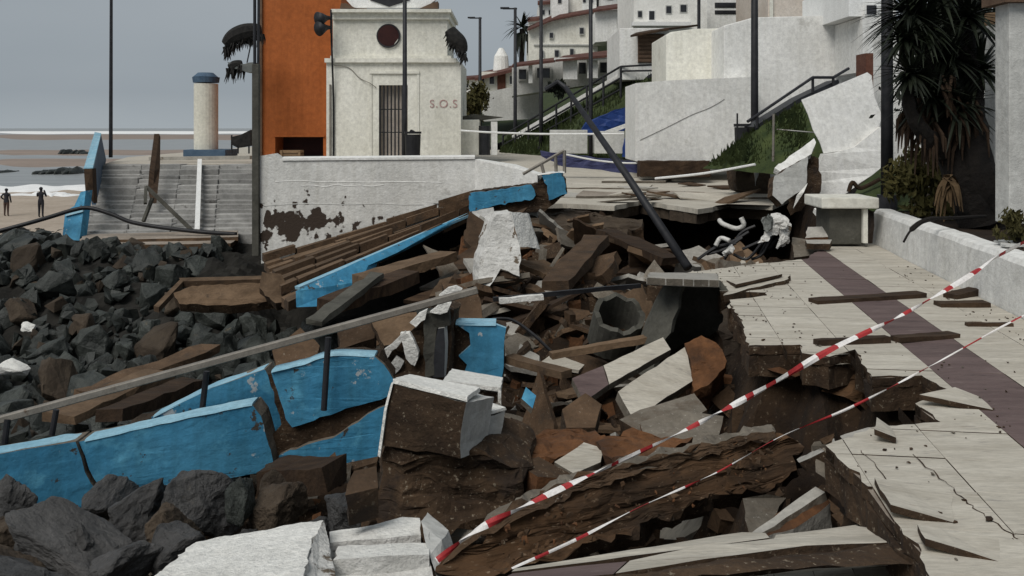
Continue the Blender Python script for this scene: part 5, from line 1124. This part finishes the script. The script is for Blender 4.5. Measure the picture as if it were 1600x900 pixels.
# tilted tile slabs in the middle
def tilt(name, px, t, m, label, cat='paving slab'):
    return piece(name, [P(*p) for p in px], t, m, label, cat, jag=.008, seg=.12, rough=.004)
s = E('tilted_paving_slab', P(970, 640, 8.4), 'tilted pale paving slab with a purple end tile in the middle of the rubble', 'paving slab')
add('pale_tiles', prism([P(943, 571, 8.55), P(1036, 527, 9.0), P(1048, 546, 8.85), P(952, 600, 8.3)], slab_ext([P(943, 571, 8.55), P(1036, 527, 9.0), P(1048, 546, 8.85), P(952, 600, 8.3)], .07), jag=.004), ['pavement_tile', 'concrete'], s)
add('purple_tile', prism([P(894, 591, 8.35), P(942, 571.5, 8.55), P(951, 600.5, 8.3), P(912, 628, 8.05)], slab_ext([P(894, 591, 8.35), P(942, 571.5, 8.55), P(951, 600.5, 8.3), P(912, 628, 8.05)], .07), jag=.004), ['purple_tile', 'concrete'], s)
tilt('tilted_paving_slab', [(966, 612, 7.9), (1072, 541, 8.5), (1083, 594, 8.2), (990, 656, 7.6)], .09, ['pavement_tile', 'concrete'], 'tilted square pale slab leaning on orange clay beside the manhole')
piece('clay_lump', [P(1072, 538, 8.45), P(1096, 523, 8.5), P(1130, 548, 8.4), P(1136, 566, 8.3), P(1110, 600, 8.1), P(1083, 612, 8.1)], .45, ['clay', 'clay'], 'orange clay lump behind the tilted square slab', 'clay lump', rough=.03, maxe=.12)
tilt('paving_fragment', [(866, 722, 6.3), (912, 691, 6.6), (945, 701, 6.55), (938, 722, 6.3), (897, 740, 6.1)], .05, ['pavement_tile', 'concrete'], 'loose pale tile fragment lying beside the striped tape')
tilt('dark_fragment', [(808, 725, 6.2), (842, 713, 6.3), (892, 740, 6.15), (870, 747, 6.05), (840, 745, 6.0)], .25, ['broken_concrete', 'clay'], 'dark peaked fragment left of the loose pale tile', 'fragment')
tilt('concrete_fragment', [(968, 655, 7.4), (1000, 640, 7.6), (1085, 615, 7.8), (1105, 640, 7.4), (1020, 690, 6.9)], .15, ['concrete', 'broken_concrete'], 'flat grey concrete piece under the tilted slabs', 'fragment')
tilt('concrete_fragment', [(1000, 660, 7.2), (1060, 640, 7.3), (1130, 650, 7.2), (1120, 690, 6.8), (1010, 705, 6.7)], .2, ['concrete', 'clay'], 'blue-grey flat piece right of the loose pale tile', 'fragment')
tilt('brick_piece', [(878, 640, 7.4), (915, 614, 7.6), (940, 632, 7.5), (930, 668, 7.2), (885, 668, 7.2)], .2, ['brown_slab', 'broken_concrete'], 'brown broken block below the purple tile', 'block')
tilt('blue_chip', [(815, 622, 7.8), (822, 605, 7.9), (838, 618, 7.85), (832, 638, 7.7)], .06, ['blue_paint', 'concrete'], 'small blue painted chip in the rubble right of the white coping', 'chip')
piece('clay_lump', [P(800, 690, 6.8), P(850, 672, 7), P(930, 668, 7.1), P(960, 690, 6.8), P(900, 705, 6.6), P(830, 712, 6.5)], .35, ['clay', 'clay'], 'orange clay patch behind the loose pale tile', 'clay lump', rough=.05, maxe=.12)
piece('clay_lump', [P(930, 690, 6.6), P(990, 672, 6.8), P(1080, 680, 6.7), P(1040, 710, 6.4), P(960, 722, 6.2)], .35, ['clay', 'clay'], 'orange clay patch behind the striped tape', 'clay lump', rough=.05, maxe=.12)
# planks and long slabs
def plank(a, b, wd, th, m, label, cat='plank', jit=.01):
    bm = beam(P(*a), P(*b), wd, th); bmesh.ops.subdivide_edges(bm, edges=[e for e in bm.edges if e.calc_length() > wd * 1.5], cuts=7); bmesh.ops.triangulate(bm, faces=bm.faces[:]); rough_up(bm, jit if wd < .2 else .035, 5)
    return add('broken_plank' if cat == 'plank' else cat.replace(' ', '_'), bm, m, label=label, cat=cat)
for a, b, wd, th, m, lab in (((945, 362, 17), (1050, 408, 15.5), .42, .12, 'rotten_wood', 'broad brown plank sloping under the far broken edge'),
    ((866, 447, 12.5), (932, 375, 15), .38, .15, 'brown_slab', 'brown jagged plank rising left of the dark hollow'),
    ((770, 468, 11), (1000, 446, 11.5), .05, .05, 'black_plastic', 'thin black bar lying level across the rubble'),
    ((780, 470, 10.9), (848, 464, 11), .07, .06, 'white_stone', 'short white stick beside the black bar'),
    ((90, 655, 9.5), (250, 585, 11), .4, .1, 'tan_plank', 'tan plank behind the handrail, lowest of three'),
    ((130, 620, 10.3), (330, 545, 12), .3, .1, 'brown_slab', 'brown plank behind the handrail, topmost of three'),
    ((170, 650, 9.3), (300, 600, 10.6), .28, .12, 'rotten_wood', 'dark plank behind the handrail, between the other two'),
    ((490, 505, 12), (590, 430, 14), .22, .08, 'manhole', 'thin grey plank rising from the handrail to the blue stringer'),
    ((560, 440, 15), (700, 400, 16), .5, .15, 'tan_plank', 'tan slab strip along the slope below the blue stringer'),
    ((510, 478, 13), (640, 432, 14.5), .4, .18, 'rotten_wood', 'dark beam lying below the blue stringer end'),
    ((420, 745, 7.4), (525, 742, 7.2), .3, .2, 'rotten_wood', 'dark timber beam under the right blue wall piece'),
    ((860, 555, 9.4), (1010, 530, 9.6), .12, .06, 'tan_plank', 'curved tan strip in front of the manhole'),
    ((795, 560, 9.3), (885, 585, 8.8), .14, .07, 'tan_plank', 'tan strip beside the square blue block'),
    ((1270, 473, 9.05), (1440, 461, 9.4), .16, .06, 'rotten_wood', 'long dark driftwood plank lying across the purple strip'),
    ((1275, 536, 7.3), (1388, 530, 7.4), .09, .05, 'rotten_wood', 'dark stick lying on the pavement under the upper tape'),
    ((1400, 530, 7.4), (1490, 524, 7.6), .12, .04, 'rotten_wood', 'brown flat stick on the purple strip between the tapes'),
    ((1465, 476, 8.9), (1542, 475, 8.9), .16, .05, 'rotten_wood', 'brown plank beside the planter wall under the tape'),
    ((1510, 508, 8), (1580, 507, 8), .06, .03, 'rotten_wood', 'short stick near the lower tape by the planter'),
    ((1484, 465, 9.3), (1522, 455, 9.5), .14, .07, 'rotten_wood', 'stubby wood chunk at the foot of the planter wall')):
    plank(a, b, wd, th, m, lab)
piece('lifted_paving', [P(1130, 462, 9.4), P(1232, 436, 10.2), P(1235, 430, 10.4), P(1140, 447, 10.1)], .07, ['pavement_tile', 'broken_concrete'], 'upturned dark edged paving strip at the far end of the pavement', 'paving slab', jag=.02)
piece('lifted_paving', [P(1138, 482, 8.9), P(1205, 470, 9.2), P(1207, 462, 9.4), P(1140, 468, 9.3)], .08, ['pavement_tile', 'broken_concrete'], 'loose pale paving strip right of the manhole', 'paving slab', jag=.02)
piece('curb_frame', [P(240, 478, 17), P(282, 436, 18.4), P(286, 440, 18.3), P(248, 480, 16.9)], .1, ['tan_plank', 'brown_slab'], 'thin tan curb running down left of the landing slabs', 'curb', jag=0)
piece('curb_frame', [P(280, 434, 18.5), P(425, 430, 18.3), P(425, 436, 18.1), P(284, 440, 18.3)], .12, ['tan_plank', 'brown_slab'], 'thin tan curb along the back of the landing slabs', 'curb', jag=0)
for k, (px, d, m, lab) in enumerate((([(270, 458), (300, 446), (440, 440), (458, 466), (360, 478), (280, 474)], 17, 'tan_plank', 'broad tan landing slab below the long treads'),
    ([(410, 425), (440, 428), (462, 470), (430, 474), (405, 450)], 16.8, 'tan_plank', 'tan slab joining the landing to the blue stringer'),
    ([(528, 505), (590, 500), (585, 530), (530, 545)], 10.4, 'brown_slab', 'brown square slab behind the handrail middle'),
    ([(580, 500), (650, 488), (660, 520), (600, 540)], 10.2, 'tan_plank', 'tan square slab behind the handrail right of the brown one'),
    ([(425, 540), (470, 512), (500, 540), (490, 575), (432, 575)], 10, 'brown_slab', 'peaked brown slab above the blue wall by the tall rail post'),
    ([(690, 440), (745, 455), (755, 500), (700, 500)], 10.6, 'brown_slab', 'brown slab under the handrail end'),
    ([(555, 735), (590, 728), (590, 762), (540, 775), (540, 755)], 6.6, 'brown_slab', 'small brown block wedged left of the big masonry block'),
    ([(140, 395), (200, 388), (245, 392), (240, 415), (150, 420)], 22, 'rock_brown', 'ochre rock shelf under the seaward steps'))):
    piece('stone_slab', [P(x, y, d + (480 - y) * .012 * d / 16) for x, y in px], .2, [m, 'broken_concrete'], lab, 'slab', rough=.02, maxe=.3)
pc_ = P(968, 490, 10.0); ax_ = V((-.1, .62, -.78)).normalized(); b_ = bmesh.new(); e1 = ax_.orthogonal().normalized(); e2 = ax_.cross(e1); rg_ = []
for (r_, q_) in ((.27, 0), (.27, .45), (.215, .45), (.215, 0)):
    rg_.append([b_.verts.new(pc_ + ax_ * (q_ + .03 * math.sin(k * 1.9)) + (e1 * math.cos(k * math.pi / 12) + e2 * math.sin(k * math.pi / 12)) * r_) for k in range(24)])
for q_, t_ in zip(rg_, rg_[1:] + rg_[:1]):
    for k in range(24): b_.faces.new((q_[k], q_[(k + 1) % 24], t_[(k + 1) % 24], t_[k]))
add('drain_pipe', b_, 'manhole', label='open end of a dark drain pipe buried left of the manhole shaft', cat='pipe')
add('thin_cable', tube(spline([P(770, 498, 10), P(800, 500, 10), P(830, 520, 9.9), P(860, 548, 9.8)]), .018, 6), 'black_plastic', label='black cable looping behind the square blue block', cat='cable')

# ------------------------------------------------------------------ striped tape
def tape(pts, wd, seglen, label, sd):
    r_ = random.Random(sd); p = spline([P(*q) for q in pts], 26); bm = bmesh.new(); rows = []; ds = [0]
    for a, b in zip(p, p[1:]): ds.append(ds[-1] + (b - a).length)
    for i, c in enumerate(p):
        d = (p[min(i + 1, len(p) - 1)] - p[max(i - 1, 0)]).normalized(); a = ds[i] * 3.1 + 1.9 * math.sin(ds[i] * 4 + sd); u = d.cross(V((0, 1, 0))).normalized(); w_ = d.cross(u)
        k = wd * (.55 + .45 * abs(math.sin(ds[i] * 1.7 + sd))); s = (u * math.cos(a) + w_ * math.sin(a)) * k / 2; s2 = (u * math.cos(a + 1.4) + w_ * math.sin(a + 1.4)) * k * .22
        rows.append([bm.verts.new(c - s), bm.verts.new(c + s2), bm.verts.new(c + s), bm.verts.new(c - s2 * .6)])
    for i, (q, s) in enumerate(zip(rows, rows[1:])):
        red = int(((ds[i] + .07 * math.sin(ds[i] * 5)) / seglen) % 2 > 1.2 + .25 * math.sin(ds[i] * 2.3))
        for k in range(4): f_ = bm.faces.new((q[k], q[(k + 1) % 4], s[(k + 1) % 4], s[k])); f_.material_index = red
    return add('barrier_tape', bm, ['tape_white', 'tape_red'], label=label, cat='tape', group='red and white barrier tapes')
tape([(1625, 366, 6.6), (1560, 400, 6.5), (1500, 440, 6.3), (1400, 497, 6.1), (1300, 545, 5.9), (1200, 603, 5.7), (1100, 657, 5.5), (1000, 706, 5.3), (900, 752, 5.05), (800, 800, 4.8), (740, 832, 4.7), (682, 876, 4.62)], .041, .11, 'upper red and white barrier tape, thick and twisted, tied to the white block', 1)
tape([(1625, 480, 6.2), (1570, 508, 6.1), (1450, 574, 5.9), (1330, 636, 5.7), (1220, 682, 5.5), (1120, 738, 5.3), (1000, 792, 4.95), (900, 843, 4.7), (800, 888, 4.5)], .015, .16, 'lower red and white barrier tape, thinner, crossing the earth ledge', 2)

# ------------------------------------------------------------------ boulders and rubble
RM = [rockmesh(i, 12 + (i % 7)) for i in range(14)]; FM = []
def fragmesh(seed):
    r_ = random.Random(seed); k = r_.choice((4, 5, 5, 6)); pts = []
    for i in range(k):
        a = 2 * math.pi * (i + r_.uniform(-.25, .25)) / k; q = r_.uniform(.38, .6); pts.append(V((math.cos(a) * q * r_.uniform(.8, 1.3), math.sin(a) * q, 0)))
    bm = prism(pts, (r_.uniform(-.04, .04), r_.uniform(-.04, .04), r_.uniform(.1, .3)), jag=.03, seg=.18, rough=.025, freq=4, rng=r_)
    soften(bm, .02)
    me = bpy.data.meshes.new('fragment'); bmesh.ops.recalc_face_normals(bm, faces=bm.faces[:]); bm.to_mesh(me); bm.free(); return me
def withmat(me, m):
    k = me.copy(); k.materials.clear()
    for q in m: k.materials.append(MT[q])
    return k
ROCKS = {m: [withmat(x, [m]) for x in RM] for m in ('rock', 'rock_brown')}
RF = [rockmesh(40 + i, 13 + i % 4, fine=True) for i in range(11)]
FRB = [fragmesh(100 + i) for i in range(14)]
FRAG = {m: [withmat(x, [m, s]) for x in FRB] for m, s in (('concrete', 'broken_concrete'), ('brown_slab', 'broken_concrete'), ('tan_plank', 'brown_slab'), ('clay', 'clay'), ('broken_concrete', 'broken_concrete'), ('pale_concrete', 'concrete'), ('pavement_tile', 'concrete'))}
def inst(name, me, loc, rot, sc, label, cat, group):
    o = bpy.data.objects.new(name, me); COL.objects.link(o); o.location = loc; o.rotation_euler = rot; o.scale = sc
    return tag(o, label, cat, group)
def proj(p): return 800 + p[0] / p[1] * F, HOR + (H - p[2]) / p[1] * F
# placed foreground boulders
R7 = random.Random(77)
for (x, y, d, s, m, k, lab) in ((320, 790, 6.8, (.62, .5, .5), 'rock_near', 0, 'dark peaked boulder just below the long blue wall piece'), (225, 800, 6.7, (.6, .5, .38), 'rock_near', 1, 'low dark boulder left of the peaked one below the blue wall'),
        (430, 795, 6.6, (.42, .4, .42), 'rock_brown', 2, 'brown boulder right of the peaked one below the blue wall'), (110, 850, 6.2, (.85, .5, .42), 'rock_near', 3, 'broad dark boulder in the bottom left below the blue wall'),
        (20, 845, 6.3, (.4, .4, .38), 'rock_brown', 4, 'brown boulder in the bottom left corner'), (280, 860, 5.9, (.5, .4, .32), 'rock_near', 5, 'dark boulder directly behind the large white block'),
        (540, 800, 6.1, (.42, .3, .3), 'rock_near', 6, 'blue-grey boulder between white block and brown masonry'), (375, 775, 6.5, (.2, .2, .38), 'rock', 7, 'small pale grey stone leaning on the peaked boulder'), (40, 905, 5.6, (.7, .5, .4), 'rock_near', 8, 'flat dark boulder cut by the bottom left corner'),
        (185, 895, 5.7, (.5, .4, .3), 'rock_near', 9, 'dark boulder at the bottom edge left of the large white block'), (170, 780, 7.1, (.5, .3, .25), 'rock_near', 10, 'dark stone wedged under the crack of the blue wall')):
    inst('boulder', withmat(RF[k], [m]), P(x, y, d), (R.uniform(-.4, .4), R.uniform(-.4, .4), R.uniform(0, 6)), s and tuple(c * 1.0 for c in s), lab, 'boulder', None)
for k in range(34):
    y_ = R7.uniform(5.2, 7.3); x_ = R7.uniform(-.56, -.13) * y_; s_ = R7.uniform(.2, .42); m_ = 'rock_near' if R7.random() < .75 else 'rock_brown'
    inst('boulder', withmat(RF[k % 11], [m_]), (x_, y_, z1(x_, y_) + .3 + R7.uniform(0, .12)), (R7.uniform(0, 6), R7.uniform(0, 6), R7.uniform(0, 6)), (s_ * 1.3, s_, s_ * .8), ('dark grey' if m_ == 'rock_near' else 'brown') + ' small boulder in the pile between the blue wall and the large white block', 'boulder', ('dark' if m_ == 'rock_near' else 'brown') + ' small boulders below the blue wall')
# sea-side boulder field
pts = []; cnt = 0; tries = 0
while cnt < 285 and tries < 30000:
    tries += 1; y = 8.6 + 33 * R.random() ** 1.25; x = R.uniform(-.57, -.08) * y
    u_ = toUV((x, y))[0]
    if u_ > -3.4 - (.9 if y > 17 else 0) or (x > -7.2 and y > 20.3) or (y > 24 and x > -.47 * y): continue
    s = R.uniform(.42, .98) * (.75 if y < 13 else 1)
    if any((x - a) ** 2 + (y - b) ** 2 < (.38 * (s + c)) ** 2 for a, b, c in pts): continue
    pts.append((x, y, s)); z = z1(x, y) + R.uniform(.05, .32) * s
    px, py = proj((x, y, z))
    if px < -60: continue
    cnt += 1; m = 'rock' if R.random() < .92 else 'rock_brown'
    if y > 27: where = 'under the black hose by the beach' if px < 110 else 'at the left foot of the seaward steps'
    elif y > 17: where = 'level with the landing slabs at the left picture edge' if px < 110 else ('left of the thin tan curb' if px < 260 else 'around the landing slabs under the seaward steps')
    else: where = 'behind the left end of the handrail' if px < 140 else ('behind the three planks and the handrail' if px < 300 else 'between the landing slabs and the handrail')
    sz = 'large' if s > .78 else ('medium' if s > .58 else 'small'); colr = 'dark green-grey' if m == 'rock' else 'brown'
    lab = f'{sz} {colr} boulder {where}'; gr = f'{sz} {colr} boulders {where}'
    inst('boulder', R.choice(ROCKS[m]), (x, y, z), (R.uniform(0, 6), R.uniform(0, 6), R.uniform(0, 6)), (s * R.uniform(.9, 1.3), s * R.uniform(.8, 1.1), s * R.uniform(.6, .9)), lab, 'boulder', gr)
for (x, y, d, s) in ((20, 680 - 12, 14, .0), (18, 575, 15.5, .55), (45, 512, 19, .5), (222, 520, 18, .5)):
    if s and x != 222: inst('pale_stone', withmat(RM[3], ['white_stone']), P(x, y, d), (.3, .2, 1 + x), (s, s * .6, s * .45), {18: 'white stone among the near dark boulders at the left edge', 45: 'white splinter of stone among the dark boulders, left', 222: 'white stone among the dark boulders near the curb'}[x], 'stone', None)
sm_bm = bmesh.new()
for k in range(3200):
    y = 9 + 30 * R.random() ** 1.2; x = R.uniform(-.57, -.1) * y; u_ = toUV((x, y))[0]
    if u_ > -3.0 or (x > -7.2 and y > 20.3) or (y > 24.5 and x > -.46 * y): continue
    s = R.uniform(.12, .45); M_ = Matrix.Translation((x, y, z1(x, y) + s * .35)) @ Euler((R.uniform(0, 6), R.uniform(0, 6), R.uniform(0, 6))).to_matrix().to_4x4() @ Matrix.Diagonal((s * 1.3, s, s * .8, 1))
    off_ = len(sm_bm.verts); me_ = RS[k % 8]; vs_ = [sm_bm.verts.new(M_ @ v_.co) for v_ in me_.vertices]
    for p_ in me_.polygons: sm_bm.faces.new([vs_[i_] for i_ in p_.vertices]).material_index = 1 if k % 11 == 0 else 0
add('small_stones', sm_bm, ['rock', 'rock_brown'], kind='stuff')
# rubble in the hole
cnt = 0; tries = 0; used = []
while cnt < 290 and tries < 30000:
    tries += 1; y = R.uniform(5.6, 20.5); u_ = R.uniform(-4.4, 2.2); q = UV(u_, 0); 
    x = (u_ + y * SN) / CS
    vv = x * SN + y * CS
    dp = float(sdist(np.array([u_]), np.array([vv]), PAVE)[0]); 
    if dp < .15 or (y > 12.6 and u_ > 2.6): continue
    if float(sdist(np.array([x]), np.array([y]), FAR)[0]) < -.6: continue
    if y < 8.9 and x < -.1 * y: continue
    if x < -1.2 and y > 15.5: continue
    if y < 6.6 and x > -.1: continue
    s = R.uniform(.16, .6) * (1.15 if y > 12 else .8)
    if any((x - a) ** 2 + (y - b) ** 2 < (.24 * (s + c)) ** 2 for a, b, c in used): continue
    used.append((x, y, s)); z = z1(x, y) + R.uniform(0, .3) * s; cnt += 1
    m = R.choices(list(FRAG), (2.2, 3.2, 1.9, 1.0, 2.5, .45, .3))[0]
    col = {'concrete': 'grey-brown', 'brown_slab': 'brown', 'tan_plank': 'tan', 'clay': 'orange clay', 'broken_concrete': 'dark brown', 'pale_concrete': 'pale grey', 'pavement_tile': 'pale paving'}[m]
    if y < 9: where = 'in the near hole around the white capped blocks'
    elif y < 13: where = 'in mid-hole level with the manhole'
    else: where = 'in the far hole below the distant blue parapet'
    inst('rubble_fragment', R.choice(FRAG[m]), (x, y, z), (R.gauss(0, .5), R.gauss(0, .5), R.uniform(0, 6.3)), (s * R.uniform(.9, 1.7), s * R.uniform(.8, 1.1), s * R.uniform(.7, 1.3)), f'{col} broken fragment {where}', 'rubble', f'{col} fragments {where}')
PLB = []
for i in range(10):
    r_ = random.Random(900 + i); k_ = r_.choice((4, 4, 5)); pp_ = [V((math.cos(2 * math.pi * (q_ + r_.uniform(-.2, .2)) / k_) * r_.uniform(.55, .9), math.sin(2 * math.pi * (q_ + r_.uniform(-.2, .2)) / k_) * r_.uniform(.3, .5), 0)) for q_ in range(k_)]
    b_ = prism(pp_, (0, 0, .09), jag=.025, seg=.15, rough=.012, freq=4, rng=r_); soften(b_, .012); bmesh.ops.recalc_face_normals(b_, faces=b_.faces[:]); me = bpy.data.meshes.new('shard'); b_.to_mesh(me); b_.free(); PLB.append(me)
PL = {m: [withmat(x, [m, t_]) for x in PLB] for m, t_ in (('brown_slab', 'tan_plank'), ('tan_plank', 'brown_slab'), ('concrete', 'broken_concrete'), ('pale_concrete', 'broken_concrete'), ('rotten_wood', 'brown_slab'), ('pavement_tile', 'broken_concrete'))}
cnt = 0
for _ in range(9000):
    if cnt >= 230: break
    y = R.uniform(5.8, 20.3); u_ = R.uniform(-4.6, 2.2); x = (u_ + y * SN) / CS; vv = x * SN + y * CS
    if float(sdist(np.array([u_]), np.array([vv]), PAVE)[0]) < .3 or (y > 12.6 and u_ > 2.4) or float(sdist(np.array([x]), np.array([y]), FAR)[0]) < -.5: continue
    if (y < 8.9 and x < -.1 * y) or (x < -1.0 and y > 15.2) or (y < 6.6 and x > -.1): continue
    s = R.uniform(.3, .75) * (1.2 if y > 12 else .85); z = z1(x, y) + R.uniform(.08, .4) * s; cnt += 1
    m = R.choices(list(PL), (2.4, 3, 2, 1.8, 1.6, 1.3))[0]
    col = {'brown_slab': 'brown', 'tan_plank': 'tan', 'concrete': 'grey-brown', 'pale_concrete': 'pale grey', 'rotten_wood': 'dark brown', 'pavement_tile': 'pale paving'}[m]
    where = 'in the near hole around the white capped blocks' if y < 9 else ('in mid-hole level with the manhole' if y < 13 else 'in the far hole below the distant blue parapet')
    inst('slab_shard', R.choice(PL[m]), (x, y, z), (R.gauss(0, .55), R.gauss(0, .45), R.gauss(.5, .8)), (s * R.uniform(.9, 1.6), s, s * R.uniform(.7, 1.3)), f'thin flat {col} shard {where}', 'shard', f'{col} shards {where}')
for k in range(16):
    x_, y_ = R.uniform(890, 1190), R.uniform(298, 317); p_ = G(x_, y_); p_.z = far_z(p_.y) + .05; s = R.uniform(.35, .8)
    m = R.choice(('pale_concrete', 'concrete', 'brown_slab', 'pavement_tile', 'tan_plank'))
    inst('slab_shard', R.choice(PL[m]), p_, (R.gauss(0, .12), R.gauss(0, .1), R.uniform(-.4, .4)), (s * 1.6, s, s * .7), f'flat loose shard lying on the far promenade edge behind the fallen pole', 'shard', 'loose shards on the far promenade edge')
# small crumbs everywhere: nobody could count them
bm = bmesh.new()
for k in range(5200):
    y = 4.2 + 17 * R.random() ** 1.3; u_ = R.uniform(-5.5, 2.4); x = (u_ + y * SN) / CS; vv = x * SN + y * CS
    used.append((x, y, k)) if False else None
    bm_p = (x, y, u_, vv); 
    pts_ = bm_p
    if k == 0: arr = []
    arr.append(bm_p)
A_ = np.array(arr); dpp = sdist(A_[:, 2], A_[:, 3], PAVE); zz = zt(A_[:, 0], A_[:, 1]); dff = sdist(A_[:, 0], A_[:, 1], FAR)
for (x, y, u_, vv), dp, z, df in zip(arr, dpp, zz, dff):
    if dp < .05 or df < -1: continue
    s = R.uniform(.03, .11); M_ = Matrix.Translation((x, y, z + s * .2)) @ Euler((R.uniform(0, 6), R.uniform(0, 6), R.uniform(0, 6))).to_matrix().to_4x4() @ Matrix.Diagonal((s * R.uniform(.7, 1.8), s, s * R.uniform(.4, .8), 1))
    vs = [bm.verts.new(M_ @ V(c)) for c in ((-1, -.8, -.6), (1, -.9, -.5), (.8, 1, -.6), (-.9, .8, -.5), (-.7, -.6, .6), (.8, -.5, .7), (.5, .7, .5), (-.6, .5, .8))]
    mi = R.choice((0, 0, 1, 1, 2, 3))
    for f_ in ((0, 3, 2, 1), (4, 5, 6, 7), (0, 1, 5, 4), (1, 2, 6, 5), (2, 3, 7, 6), (3, 0, 4, 7)): bm.faces.new([vs[i] for i in f_]).material_index = mi
add('rubble_crumbs', bm, ['broken_concrete', 'brown_slab', 'concrete', 'clay'], kind='stuff')
print('tiles', ntile)
